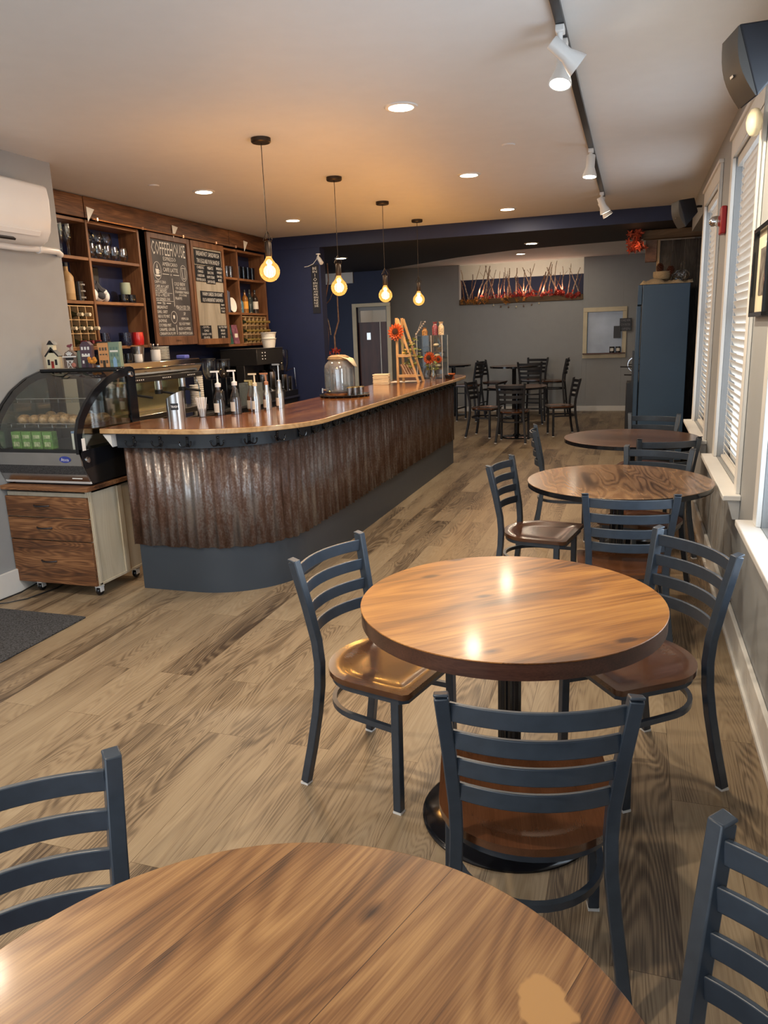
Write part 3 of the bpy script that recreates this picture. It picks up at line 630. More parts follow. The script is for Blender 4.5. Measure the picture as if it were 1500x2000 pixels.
# coat hooks under the worktop
def hook_mesh():
    s = MB(); s.box(-0.010, 0.010, -0.003, 0.0, -0.03, 0.034); s.ball((0, -0.003, 0.024), 0.009, 8, 6)
    for sg in (-1, 1):
        P = [(0, -0.003, -0.012), (sg * 0.012, -0.018, -0.026), (sg * 0.026, -0.030, -0.026), (sg * 0.036, -0.034, -0.014), (sg * 0.038, -0.034, 0.0)]
        s.tube(P, 0.0045, 6); s.ball((sg * 0.038, -0.034, 0.003), 0.0075, 8, 6)
    return s
hk = None; DD = dense(front_path(0.046, 9.0, -3.08), 0.01); d = 0.13
while d < DD[-1][4] - 0.1:
    q = min(DD, key=lambda e: abs(e[4] - d)); az = math.atan2(q[3], q[2]) + PI/2
    if hk is None: hk = hook_mesh().build('coat_hook', M['blackgloss'], bar); h = hk
    else: h = hk.copy(); COL.objects.link(h); h.parent = bar
    h.location = (q[0] + B0[0], q[1] + B0[1], 0.985); h.rotation_euler = (0, 0, az); d += 0.19
# worktop
def top_poly(o=0.0):
    P = []
    P += [(-3.155 - o, 3.885 - o)]
    P += [(-2.55, 3.875 - o)]
    n = 16
    for i in range(1, n + 1):
        a = -PI/2 + PI/2 * i / n; P.append((-2.55 + (0.68 + o) * math.cos(a), 4.50 + (0.625 + o) * math.sin(a)))
    P += [(-1.87 + o, 8.75)]
    for i in range(1, 8):
        a = PI/2 * i / 7; P.append((-2.17 + (0.30 + o) * math.cos(a), 8.75 + (0.40 + o) * math.sin(a)))
    P += [(-2.60 - o, 9.15 + o), (-2.60 - o, 5.2), (-2.62 - o, 4.85), (-2.72, 4.62 + o), (-2.92, 4.50 + o), (-3.08, 4.44 + o), (-3.155 - o, 4.40 + o)]
    return P
ct = thing('bar_worktop', 'glossy reddish-brown plank worktop running the length of the curved bar', 'worktop', (-2.35, 6.5, 1.04))
s = MB(); s.prism([(x + 2.35, y - 6.5) for x, y in top_poly()], 0.0, 0.031); s.build('worktop_edge', M['countedge'], ct, 0.004)
s = MB(); s.prism([(x + 2.35, y - 6.5) for x, y in top_poly(-0.004)], 0.0305, 0.0325); s.build('worktop_surface', M['counter'], ct)
TZ = 1.0725
# ------------------------------------------------------------------ back counter along the navy wall
bc = thing('back_counter', 'dark counter along the navy wall carrying the coffee machines', 'counter', (-4.42, 6.8, 0))
s = MB(); s.box(-0.32, 0.30, -2.15, 2.15, 0.0, 0.84); s.build('cabinet', M['black'], bc)
s = MB(); s.box(-0.325, 0.33, -2.17, 2.17, 0.84, 0.87); s.build('counter_top', M['steel'], bc, 0.003)
for q in range(6):
    s = MB(); s.box(0.301, 0.315, -2.1 + q * 0.7, -1.44 + q * 0.7, 0.1, 0.80); dd = s.build('door', M['black'], bc, 0.003)
    s = MB(); s.box(0.315, 0.325, -1.56 + q * 0.7, -1.54 + q * 0.7, 0.55, 0.7); s.build('handle', M['steel'], dd)

# ------------------------------------------------------------------ ceiling lamps
M['bulb'] = None
mt = glass('amber_bulb_glass', (1.0, 0.72, 0.34), 0.8, 0.02, 0.05); nt = mt.node_tree
em = nt.nodes.new('ShaderNodeEmission'); em.inputs[0].default_value = (1.0, 0.56, 0.16, 1); em.inputs[1].default_value = 0.40
ad = nt.nodes.new('ShaderNodeAddShader'); out = [n for n in nt.nodes if n.type == 'OUTPUT_MATERIAL'][0]; src = out.inputs[0].links[0].from_socket
nt.links.new(src, ad.inputs[0]); nt.links.new(em.outputs[0], ad.inputs[1]); nt.links.new(ad.outputs[0], out.inputs[0]); M['bulb'] = mt
M['filament'] = emit('filament', (1.0, 0.66, 0.25), 45.0)
M['bronze'] = plain('dark_bronze', (0.05, 0.035, 0.025), 0.4, 0.7)
def pendant(x, y, zb, label):
    t = thing('pendant_lamp', label, 'pendant lamp', (x, y, CZ), 0, 'pendant lamps over the bar')
    s = MB(); s.lathe([(0, -0.028), (0.055, -0.028), (0.062, -0.022), (0.062, -0.0005), (0, -0.0005)], 28); s.build('ceiling_canopy', M['bronze'], t)
    z = zb - CZ
    s = MB(); s.tube([(0, 0, -0.028), (0, 0, z + 0.245)], 0.0028, 6); s.build('cord', M['bronze'], t)
    s = MB(); s.lathe([(0, 0.19), (0.012, 0.19), (0.022, 0.175), (0.022, 0.10), (0.018, 0.09), (0, 0.09)], 18, (0, 0, z))
    s.tube([(0, 0, z + 0.25), (-0.032, 0, z + 0.195), (-0.028, 0, z + 0.185), (0.028, 0, z + 0.185), (0.032, 0, z + 0.195)], 0.0028, 6, closed=True)
    s.tube([(0, 0, z + 0.25), (0, -0.032, z + 0.195), (0, -0.028, z + 0.185), (0, 0.028, z + 0.185), (0, 0.032, z + 0.195)], 0.0028, 6, closed=True)
    s.build('socket', M['bronze'], t)
    R = 0.066; prof = [(0.0, -R)]
    for k in range(1, 13):
        a = -PI/2 + k * (PI * 0.80) / 12; prof.append((R * math.cos(a), R * math.sin(a)))
    prof += [(0.027, 0.070), (0.019, 0.085), (0.017, 0.105)]
    s = MB(); s.lathe(prof, 28, (0, 0, z), cap=False); b_ = s.build('bulb', M['bulb'], t, label='amber globe bulb')
    s = MB(); 
    for q in range(4):
        a = q * PI / 2; s.tube([(0.010 * math.cos(a), 0.010 * math.sin(a), z + 0.045), (0.017 * math.cos(a + .5), 0.017 * math.sin(a + .5), z - 0.032)], 0.0022, 5)
    s.build('filament', M['filament'], b_)
    point('pendant_light', (x, y, zb), 12, WARM2, 0.05)
for x, y, zb, lab in [(-2.268, 4.62, 2.005, 'nearest amber globe pendant hanging over the rounded end of the bar'), (-2.300, 5.934, 1.965, 'second amber globe pendant, hanging above the big water jar'),
                      (-2.314, 7.20, 1.95, 'third amber globe pendant, hanging in front of the far left door'), (-2.334, 8.49, 1.95, 'farthest amber globe pendant over the bar end with the flowers')]:
    pendant(x, y, zb, lab)
def downlight(x, y, z, label, P=21, grp='recessed ceiling downlights'):
    t = thing('downlight', label, 'ceiling light', (x, y, z), 0, grp)
    s = MB(); s.lathe([(0.070, -0.008), (0.088, -0.006), (0.094, -0.0005), (0.070, -0.0005)], 32, cap=False); s.build('trim_ring', M['white'], t)
    s = MB(); s.lathe([(0, -0.009), (0.070, -0.008), (0.070, -0.002)], 32, cap=False); s.build('lens', M['lamp'], t)
    area('downlight_beam', (x, y, z - 0.012), (0, 0, 0), 0.13, 0.13, P, WARM, 'DISK')
downlight(-1.274, 4.359, CZ, 'largest recessed ceiling light, nearest above the middle of the room')
downlight(-1.310, 6.365, CZ, 'second recessed ceiling light in the row right of the pendants')
downlight(-1.304, 8.283, CZ, 'recessed ceiling light right before the navy beam')
downlight(-3.479, 5.948, CZ, 'recessed ceiling light in front of the hanging chalkboards')
downlight(-3.509, 7.785, CZ, 'recessed ceiling light behind the nearest pendant, near the navy corner')
downlight(-1.303, 10.235, 2.65, 'small recessed light in the dark underside of the navy beam at right', 8)
downlight(-3.976, 10.383, 2.65, 'small recessed light in the dark beam beside the second pendant', 5)
downlight(-1.913, 13.605, 2.845, 'recessed light in the back room ceiling above the branches', 8)
downlight(-2.75, 2.15, CZ, 'added recessed ceiling light out of view before the bar corner', 30)  # added lamp, kept out of view, for the sheen on the near tables
downlight(-1.27, 0.40, CZ, 'added recessed ceiling light out of view above the foreground table', 30)  # added lamp out of view that lights the near chairs
# track with five white spots
s = MB(); s.box(-0.018, 0.018, -2.6, 2.4, -0.022, -0.0005); tr = s.build('lighting_track', M['black'], None, 0.002); tr.location = (-0.337, 5.55, CZ); tag(tr, 'thin black lighting track running along the ceiling', 'lighting track')
s = MB(); s.box(-0.018, 0.018, -0.9, 0.9, -0.022, -0.0005); tr = s.build('lighting_track', M['black'], None, 0.002); tr.location = (-0.337, 2.02, CZ); tag(tr, 'thin black lighting track section at the top edge of the photo', 'lighting track')
def track_head(y, dr, label, P=9, sc=1.0):
    t = thing('track_spotlight', label, 'spotlight', (-0.337, y, CZ - 0.022), 0, 'white track spotlights')
    s = MB(); s.box(-0.018, 0.018, -0.03, 0.03, -0.026, 0); s.build('adapter', M['white'], t, 0.004)
    s = MB(); s.cyl((0, 0), 0.011, -0.075, -0.026, 14); s.ball((0, 0, -0.08), 0.017, 12, 8); s.build('neck', M['white'], t)
    d = Vector(dr).normalized(); q = d.to_track_quat('Z', 'Y').to_matrix().to_4x4(); mt_ = Matrix.Translation((0, 0, -0.085)) @ q
    s = MB(); s.lathe([(0, -0.045), (0.026, -0.045), (0.029, -0.040), (0.029, 0.035), (0.047, 0.085), (0.050, 0.10), (0.044, 0.10)], 24, mat=mt_, cap=False); s.build('lamp_head', M['white'], t)
    s = MB(); s.lathe([(0.044, 0.098), (0.03, 0.094), (0.0, 0.092)], 24, mat=mt_, cap=False); s.build('lamp_lens', M['lampspot'], t)
    p = Vector((-0.337, y, CZ - 0.107)) + d * 0.11
    spot('track_beam', p, d, P, (1, 0.82, 0.58), math.radians(70), 0.5, 0.03)
track_head(3.50, (0.72, 0.25, -0.62), 'nearest white track spotlight, tilted to the right', 80)
track_head(3.66, (-0.10, -0.30, -0.95), 'white track spotlight just behind the nearest, pointing down', 70)
track_head(5.80, (-0.05, -0.10, -1.0), 'white track spotlight alone in the middle of the track', 32)
track_head(7.64, (0.35, 0.1, -0.85), 'white track spotlight near the beam, nearer of the last pair', 22)
track_head(7.92, (0.45, 0.1, -0.75), 'white track spotlight farthest along the track before the beam', 22)
for (x, y, lab) in [(-3.684, 5.534, 'small round ceiling disc above the chalkboard'), (-0.861, 5.508, 'small round ceiling disc between the downlights and the track')]:
    s = MB(); s.lathe([(0, -0.008), (0.04, -0.008), (0.046, -0.0005), (0, -0.0005)], 24); o = s.build('ceiling_disc', M['ceil'], None); o.location = (x, y, CZ); tag(o, lab, 'ceiling disc')
# loudspeakers
def speaker(loc, rz, label, sc=1.0):
    t = thing('wall_speaker', label, 'speaker', loc, rz, 'black wall speakers'); t.scale = (sc, sc, sc)
    # front faces local -X, tapered towards the back
    v = [(-0.10, -0.10, 0.15), (-0.10, 0.10, 0.15), (-0.10, 0.10, -0.13), (-0.10, -0.10, -0.13), (0.08, -0.055, 0.12), (0.08, 0.055, 0.12), (0.08, 0.055, -0.03), (0.08, -0.055, -0.03)]
    mt_ = Matrix.Rotation(math.radians(-18), 4, 'Y')
    s = MB(); s.add(v, [(0, 1, 2, 3), (4, 7, 6, 5), (0, 4, 5, 1), (3, 2, 6, 7), (0, 3, 7, 4), (1, 5, 6, 2)], False, mt_); s.build('cabinet', M['chairdark'], t, 0.008)
    s = MB(); P = []
    for k in range(9):
        z = -0.125 + 0.27 * k / 8; P.append((-0.105 - 0.028 * math.sin(PI * k / 8), z))
    vv = []; ff = []
    for (x, z) in P: vv += [(x, -0.097, z), (x, 0.097, z)]
    for k in range(8): ff.append((2*k, 2*k+1, 2*k+3, 2*k+2))
    vv += [(-0.100, -0.097, -0.125), (-0.100, 0.097, -0.125), (-0.100, -0.097, 0.145), (-0.100, 0.097, 0.145)]
    ff += [(18, 0, 2, 4, 6, 8, 10, 12, 14, 16, 20), (19, 21, 17, 15, 13, 11, 9, 7, 5, 3, 1)]
    s.add(vv, ff, True, mt_); s.build('grille', plain('speaker_grille', (0.05, 0.045, 0.04), 0.55), t, ang=50)
    s = MB(); s.cbox((-0.137, 0, -0.01), (0.003, 0.035, 0.010)); s.v = [tuple(mt_ @ Vector(p)) for p in s.v]; s.build('badge', M['steel'], t)
    s = MB(); s.tube([(0.07, 0, 0.05), (0.11, 0.01, 0.06), (0.15, 0.015, 0.06)], 0.012, 8); s.build('bracket', M['black'], t)
    return t
speaker((0.40, 3.22, 2.47), math.radians(12), 'large black wall speaker cut by the right edge of the photo', 0.86)
speaker((0.40, 7.45, 2.52), math.radians(20), 'black wall speaker hanging beside the navy beam', 0.82)
# fire strobe, framed picture, little ornament on the right wall
t = thing('fire_alarm', 'red fire alarm strobe on the wall strip between the two blinds', 'fire alarm', (XR, 5.60, 2.22))
s = MB(); s.box(-0.035, -0.0005, -0.06, 0.06, -0.085, 0.085); s.build('housing', plain('alarm_red', (0.42, 0.02, 0.025), 0.35), t, 0.008)
s = MB(); s.lathe([(0, 0.0), (0.032, 0.0), (0.036, 0.02), (0.03, 0.05), (0.015, 0.062), (0, 0.064)], 20, mat=Matrix.Translation((-0.035, 0.02, 0.0)) @ Matrix.Rotation(-PI/2, 4, 'Y')); s.build('strobe', M['chrome'], t)
s = MB(); 
for k, ch in enumerate('FIRE'): text(s, ch, (-0.036, -0.035, 0.045 - k * 0.03), (0, -1, 0), (0, 0, 1), 0.018)
s.build('lettering', M['white'], t)
t = thing('picture_frame', 'black-framed picture with a cream mat on the right wall', 'picture', (XR, 3.77, 1.79))
s = MB()
for a in ((-0.20, -0.182, -0.19, 0.19), (0.182, 0.20, -0.19, 0.19), (-0.20, 0.20, 0.172, 0.19), (-0.20, 0.20, -0.19, -0.172)): s.box(-0.032, -0.0005, a[0], a[1], a[2], a[3])
s.build('frame', M['blackgloss'], t, 0.002)
s = MB(); s.box(-0.010, -0.003, -0.182, 0.182, -0.172, 0.172); s.build('mat_board', M['cream'], t)
s = MB(); s.box(-0.013, -0.0105, -0.09, 0.09, -0.10, 0.10); s.build('print', plain('old_photo_print', (0.10, 0.09, 0.08), 0.5, var=0.9, scale=20), t)
s = MB(); s.ball((0, 0, 0), (0.035, 0.05, 0.06), 10, 6); s.cbox((0, 0.03, 0.04), (0.03, 0.05, 0.04), 0.3, 0.4); o = s.build('window_ornament', M['cream'], None, 0.01); o.location = (0.47, 3.99, 2.44); tag(o, 'cream ornament hanging at the top corner of the middle window casing', 'ornament')

# ------------------------------------------------------------------ wall shelves behind the bar
def shelf_unit(name, label, ys, zs, yb):
    y0, y1 = ys[0], ys[-1]; t = thing(name, label, 'shelf', (XS + 0.155, (y0 + y1) / 2, zs[-1]))
    ox, oy, oz = -(XS + 0.155), -(y0 + y1) / 2, -zs[-1]
    def B(n, a, m_): 
        s = MB(); s.box(a[0] + ox, a[1] + ox, a[2] + oy, a[3] + oy, a[4] + oz, a[5] + oz); s.build(n, m_, t, 0.002)
    for k, y in enumerate(ys): B('upright', (XS + 0.001, XS + 0.31, y - 0.013, y + 0.013, zs[-1] - 0.013, zs[0] + 0.013), M['shelfv'])
    for k, z in enumerate(zs):
        for q in range(len(ys) - 1): B('shelf_board', (XS + 0.001, XS + 0.305, ys[q] + 0.0135, ys[q+1] - 0.0135, z - 0.013, z + 0.013), M['shelf'])
    B('back_panel', (XS + 0.001, XS + 0.10, y0 + 0.0131, y1 - 0.0131, zs[-1] + 0.0131, zs[0] - 0.0131), M['navy'])
    return t
LZ = (2.600, 2.295, 1.937, 1.553); RZ = (2.590, 2.272, 1.880, 1.520)
sl = shelf_unit('wall_shelf', 'stained wooden cubby shelf left of the chalkboard', (4.60, 5.622, 6.335), LZ, 0)
sr = shelf_unit('wall_shelf', 'stained wooden cubby shelf right of the menu board', (7.875, 8.215, 8.905), RZ, 0)
fc = thing('shelf_facia', 'rough brown boards running along the top above the shelves and menus', 'wood trim', (XS + 0.31, 6.8, 2.7))
for (y0, y1, dx) in ((4.58, 5.58, 0.0), (5.582, 6.62, 0.008), (6.622, 8.0, 0.002), (8.002, 8.98, 0.01)):
    s = MB(); s.box(0.001 + dx, 0.026 + dx, y0 - 6.8, y1 - 6.8, -0.078, 0.092); s.build('board', M['facia'], fc, 0.003)
for y in (5.60, 6.86, 8.33, 4.75):
    s = MB(); s.add([(XS + 0.349, y, 2.71), (XS + 0.349, y + 0.10, 2.70), (XS + 0.349, y + 0.005, 2.59), (XS + 0.346, y, 2.71), (XS + 0.346, y + 0.10, 2.70), (XS + 0.346, y + 0.005, 2.59)], [(0, 2, 1), (3, 4, 5), (0, 1, 4, 3), (1, 2, 5, 4), (2, 0, 3, 5)])
    if y < 5: continue
    o = s.build('pennant', M['paper'], None); o.data.transform(Matrix.Translation((-(XS + 0.347), -y, -2.70))); o.location = (XS + 0.347, y, 2.70)
    tag(o, 'small white triangular pennant on the facia ' + {5.60: 'above the left shelf', 6.86: 'above the chalkboard and menu joint', 8.33: 'above the right shelf'}[y], 'pennant', 'white pennants on the facia')
s = MB(); s.tube([(0, -1.35, 0), (0, 1.12, 0)], 0.009, 10)
for y in (-1.3, -0.66, 0.02, 0.66, 1.1): s.tube([(0, y, 0.012), (0, y, -0.012)], 0.013, 10)
o = s.build('hanging_rail', plain('copper_pipe', (0.62, 0.36, 0.22), 0.3, 0.9), None); o.location = (XS + 0.365, 7.0, 2.618); tag(o, 'copper pipe rail the menu boards hang from', 'rail')
# chalkboard
FX = XS + 0.315
t = thing('chalkboard', 'tall wood-framed chalkboard headed COFFEEHOUSE with chalk drinks list', 'chalkboard', (FX, 6.785, 2.10)); ox, oy, oz = 0, -6.785, -2.10
fr = wood('chalkboard_frame_wood', (0.05, 0.02, 0.01), (0.13, 0.055, 0.028), (0.22, 0.11, 0.06), 0, 1.2, 0.5, 0.5, 0.6, axis='Z')
y0, y1, z0, z1 = 6.425, 7.155, 1.555, 2.605
s = MB(); s.box(0.001, 0.028, y0+oy, y0+0.05+oy, z0+oz, z1+oz); s.box(0.001, 0.028, y1-0.05+oy, y1+oy, z0+oz, z1+oz); s.box(0.001, 0.028, y0+0.05+oy, y1-0.05+oy, z0+oz, z0+0.085+oz); s.box(0.001, 0.028, y0+0.05+oy, y1-0.05+oy, z1-0.05+oz, z1+oz); s.build('frame', fr, t, 0.003)
s = MB(); s.box(0.001, 0.012, y0+0.05+oy, y1-0.05+oy, z0+0.085+oz, z1-0.05+oz); s.build('slate', M['slate'], t)
def ring(mb, cy, cz, ry, rz_, x, wdt=0.004):
    n = 36; v = []; f = []
    for k in range(n):
        a = 2*PI*k/n; v += [(x, cy+ry*math.cos(a), cz+rz_*math.sin(a)), (x, cy+(ry-wdt)*math.cos(a), cz+(rz_-wdt)*math.sin(a))]
    for k in range(n): f.append((2*k, 2*k+1, 2*((k+1) % n)+1, 2*((k+1) % n)))
    mb.add(v, f)
s = MB(); X = 0.0135
def T_(body, y, z, h, w=None, al='C', sx=0.72): text(s, body, (X, y+oy, z+oz), (0, 1, 0), (0, 0, 1), h, w, al, 0.0, sx)
T_('COFFEEHOUSE', 6.79, 2.475, 0.125, 0.58)
T_('ESPRESSO', 6.79, 2.383, 0.036, 0.22); T_('AMERICANO', 6.79, 2.333, 0.036, 0.26); T_('CAFE LATTE', 6.79, 2.280, 0.038, 0.26)
T_('OR', 6.79, 2.235, 0.022)
for (a, c_) in ((6.645, 6.755), (6.83, 6.935)): s.box(X, X+0.0005, a+oy, c_+oy, 2.233+oz, 2.239+oz)
ring(s, 6.565+oy, 2.262+oz, 0.065, 0.085, X); ring(s, 7.02+oy, 2.262+oz, 0.060, 0.080, X)
s.add([(X, y+6.565+oy, z+2.248+oz) for y, z in ((-0.032, 0.03), (0.025, 0.03), (0.018, -0.018), (-0.024, -0.018))], [(0, 1, 2, 3)]); ring(s, 6.597+oy, 2.253+oz, 0.014, 0.014, X); s.add([(X, y+6.565+oy, z+2.218+oz) for y, z in ((-0.045, 0.006), (0.045, 0.006), (0.03, -0.010), (-0.03, -0.010))], [(0, 1, 2, 3)])
s.add([(X, y+6.562+oy, z+2.288+oz) for y, z in ((-0.008, 0.0), (0.01, 0.0), (0.004, 0.045))], [(0, 1, 2)])
for (a, c_) in (((-0.03, 0.05), (-0.02, -0.055)), ((0.03, 0.05), (0.02, -0.055)), ((-0.03, 0.05), (0.03, 0.05)), ((-0.02, -0.055), (0.02, -0.055))): s.tube([(X, 7.02+oy+a[0], 2.262+oz+a[1]), (X, 7.02+oy+c_[0], 2.262+oz+c_[1])], 0.0028, 4)
s.box(X, X+0.0005, 6.800+oy, 6.806+oy, 1.93+oz, 2.20+oz); s.box(X, X+0.0005, 6.80+oy, 6.806+oy, 1.655+oz, 1.75+oz)
ring(s, 6.775+oy, 1.825+oz, 0.055, 0.060, X); s.add([(X, y+6.775+oy, z+1.825+oz) for y, z in ((-0.02, 0.02), (0.016, 0.02), (0.012, -0.014), (-0.014, -0.014))], [(0, 1, 2, 3)])
for body, z in (('CAPPUCCINO', 2.158), ('CAFE AU LAIT', 2.117), ('HOT BREWED', 2.074), ('BOLD or MELLOW', 2.036), ('HOUSEMADE CHAI', 1.998)): T_(body, 6.50, z, 0.027, 0.19 if len(body) < 12 else 0.23, 'L')
for (a, c_, zz) in ((6.495, 6.70, 2.093), (6.495, 6.78, 2.054), (6.495, 6.79, 1.978), (6.87, 7.08, 1.898)): s.box(X, X+0.0005, a+oy, c_+oy, zz+oz, zz+0.003+oz)
T_('TEA', 6.62, 1.958, 0.026)
for (a, c_) in ((6.51, 6.575), (6.665, 6.74)): s.box(X, X+0.0005, a+oy, c_+oy, 1.955+oz, 1.962+oz)
for body, z, ww in (('BREAKFAST', 1.920, 0.18), ('EARL GREY', 1.877, 0.17), ('ABSOLUTE MINT', 1.833, 0.20), ('JASMINE', 1.790, 0.14), ('CUCUMBER MINT', 1.748, 0.21), ('CARAMEL GINGER', 1.707, 0.27), ('CINNAMON PLUM', 1.667, 0.27)): T_(body, 6.50, z, 0.028, ww, 'L')
T_('COLD BREW', 6.83, 2.153, 0.034, 0.20, 'L', 0.7); T_('ON CASCADE', 6.85, 2.112, 0.027, 0.18, 'L'); T_('STRAWBERRY MANGO', 6.83, 2.074, 0.024, 0.26, 'L'); T_('SMOOTHIE', 6.90, 2.044, 0.020, 0.14, 'L'); T_('FRAPPE', 6.83, 2.012, 0.027, 0.12, 'L')
T_('PEACH ICED TEA', 6.83, 1.925, 0.034, 0.25, 'L'); T_('SIP', 6.97, 1.862, 0.030); T_('MIMOSA', 6.97, 1.812, 0.026, 0.13); T_('BLOODY MARY', 6.96, 1.762, 0.028, 0.20); T_('IRISH COFFEE', 6.95, 1.713, 0.028, 0.22); T_('CHAI WHITE RUSSIAN', 6.955, 1.667, 0.028, 0.26)
s.build('chalk_writing', M['chalk'], t)
s = MB(); text(s, 'COFFEEHOUSE', (0.0285, 6.79+oy, 1.595+oz), (0, 1, 0), (0, 0, 1), 0.018, 0.10); s.build('frame_mark', M['black'], t)
# menu board
t = thing('menu_board', 'grey wooden menu board with black sandwich signs', 'menu board', (FX, 7.52, 2.10)); oy = -7.52
y0, y1, z0, z1 = 7.175, 7.855, 1.545, 2.605
s = MB(); s.box(0.001, 0.028, y0+oy, y0+0.045+oy, z0+oz, z1+oz); s.box(0.001, 0.028, y1-0.045+oy, y1+oy, z0+oz, z1+oz); s.box(0.001, 0.028, y0+0.045+oy, y1-0.045+oy, z0+oz, z0+0.06+oz); s.box(0.001, 0.028, y0+0.045+oy, y1-0.045+oy, z1-0.06+oz, z1+oz); s.build('frame', M['shelfv'], t, 0.003)
s = MB(); s.box(0.001, 0.012, y0+0.045+oy, y1-0.045+oy, z0+0.06+oz, z1-0.06+oz); s.build('panel', wood('grey_menu_wood', (0.20, 0.17, 0.13), (0.30, 0.26, 0.20), (0.36, 0.32, 0.26), 0, 1.0, 0.6, 0.6, 0.4, axis='Z'), t)
signs = [((7.25, 7.79, 2.375, 2.525), ['BREAKFAST SANDWICH', 'TWO EGGS AND YOUR CHOICE OF']), ((7.24, 7.45, 2.20, 2.365), ['CHEESES', 'SWISS', 'CHEDDAR', 'PEPPER JACK']), ((7.455, 7.64, 2.185, 2.37), ['MEATS', 'BACON', 'HAM STEAK', 'SAUSAGE']), ((7.645, 7.83, 2.21, 2.375), ['BREADS', 'WHEAT', 'BAGEL', 'RYE']),
         ((7.31, 7.80, 1.985, 2.105), ['WARM CHEESE CROISSANT', 'PLUS A BREAKFAST SANDWICH']), ((7.705, 7.80, 1.88, 1.985), ['HAM', 'BACON', 'TURKEY']),
         ((7.25, 7.47, 1.60, 1.745), ['- SOUPS -', 'CHILI', 'CHICKEN CORN', 'CHOWDER']), ((7.61, 7.82, 1.60, 1.745), ['GLUTEN FREE', 'BREAD', 'WRAPS', 'BUN'])]
for (a, c_, lo, hi), lines in signs:
    s = MB(); s.box(0.0125, 0.018, a+oy, c_+oy, lo+oz, hi+oz); sg = s.build('sign_panel', M['black'], t)
    s = MB(); n = len(lines); pitch = (hi - lo) / n
    for k, ln in enumerate(lines):
        text(s, ln, (0.0186, (a+c_)/2+oy, hi - pitch*(k+0.5)+oz), (0, 1, 0), (0, 0, 1), pitch*0.62, min((c_-a)*0.86, len(ln)*pitch*0.42 + 0.02), 'C', 0.0)
    s.build('lettering', M['chalk'], sg)

# ------------------------------------------------------------------ things on the shelves
SX = XS + 0.20
def place_copies(proto, pts, group, labels):
    out = []
    for i, p in enumerate(pts):
        o = proto if i == 0 else copy_tree(proto)
        o.location = p; o['group'] = group; o['label'] = labels if isinstance(labels, str) else labels[i]; out.append(o)
    return out
def flute(h=0.255):
    s = MB(); s.lathe([(0.0, 0.0), (0.028, 0.001), (0.026, 0.004), (0.006, 0.010), (0.0035, 0.03), (0.0035, h*0.40), (0.014, h*0.47), (0.025, h*0.62), (0.026, h*0.8), (0.022, h), (0.020, h), (0.023, h*0.8), (0.0, h*0.5)], 16, cap=False); return s.build('champagne_flute', M['glassware'])
f0 = flute(); f0['category'] = 'glass'
place_copies(f0, [(SX + dx, y, LZ[1] + 0.0135) for dx, y in ((0.05, 5.36), (-0.05, 5.37), (0.05, 5.27), (-0.04, 5.28), (0.05, 5.45), (-0.03, 5.46), (0.06, 5.18), (-0.05, 5.55))], 'champagne flutes in the top left cubby', 'clear tall champagne flute in the top left cubby')
s = MB(); s.lathe([(0.0, 0.0), (0.040, 0.001), (0.038, 0.004), (0.006, 0.010), (0.004, 0.03), (0.004, 0.105), (0.036, 0.125), (0.056, 0.16), (0.054, 0.205), (0.043, 0.245), (0.041, 0.245), (0.051, 0.205), (0.0, 0.125)], 18, cap=False); g = s.build('wine_glass', M['glassware']); g['category'] = 'glass'
place_copies(g, [(SX - 0.04, 5.78, LZ[1]+.0135), (SX - 0.04, 5.93, LZ[1]+.0135), (SX - 0.04, 6.05, LZ[1]+.0135)], 'stemmed wine glasses in the cubby by the chalkboard', 'stemmed wine glass at the back of the top cubby by the chalkboard')
s = MB(); s.lathe([(0.0, 0.0), (0.030, 0.002), (0.048, 0.036), (0.050, 0.06), (0.040, 0.122), (0.038, 0.122), (0.047, 0.06), (0.0, 0.006)], 18, cap=False); g = s.build('stemless_glass', M['glassware']); g['category'] = 'glass'
place_copies(g, [(SX + 0.06, y, LZ[1]+.0135) for y in (5.70, 5.80, 5.91, 6.01, 6.14)], 'stemless glasses in the cubby by the chalkboard', 'stemless round glass in the front row of the top cubby by the chalkboard')
def bottle(name, mat, r, h, label, cat='bottle', lab=None, neck=0.35):
    t = thing(name, label, cat)
    s = MB(); s.lathe([(0, 0), (r, 0.002), (r, h*(0.62)), (r*0.75, h*0.70), (r*neck, h*0.78), (r*neck, h*0.97), (0, h*0.97)], 18); s.build('glass_body', mat, t)
    s = MB(); s.lathe([(r*neck*1.15, h*0.90), (r*neck*1.15, h), (0, h)], 14, cap=False); s.build('cap', M['black'], t)
    if lab: s = MB(); s.lathe([(r*1.01, h*0.18), (r*1.01, h*0.50)], 18, cap=False); s.build('paper_label', lab, t)
    return t
tan = plain('kraft_label', (0.55, 0.36, 0.18), 0.6); lblw = plain('cream_label', (0.75, 0.70, 0.60), 0.6)
t = bottle('growler_bottle', plain('tan_stoneware', (0.45, 0.28, 0.12), 0.5), 0.055, 0.30, 'tall tan bottle at the wall corner in the middle left cubby', lab=tan); t.location = (SX + 0.06, 5.36, LZ[2] + 0.0135)
# tower of branded tins
tn = plain('black_tin', (0.02, 0.02, 0.022), 0.3, 0.3)
s = MB(); s.lathe([(0, 0), (0.042, 0), (0.045, 0.045), (0.045, 0.052), (0, 0.052)], 20); c0 = s.build('cup', tn); c0['category'] = 'cup'
s = MB(); text(s, 'COFFEE', (0.0455, 0, 0.027), (0, 1, 0), (0, 0, 1), 0.012); lt = s.build('print', M['white'], c0)
place_copies(c0, [(SX + 0.05, 5.50, LZ[2] + 0.0135 + k*0.0525) for k in range(3)], 'stacked black cups', ['black cup, bottom of the stack in the middle left cubby', 'black cup, middle of the stack in the middle left cubby', 'black cup, top of the stack in the middle left cubby'])
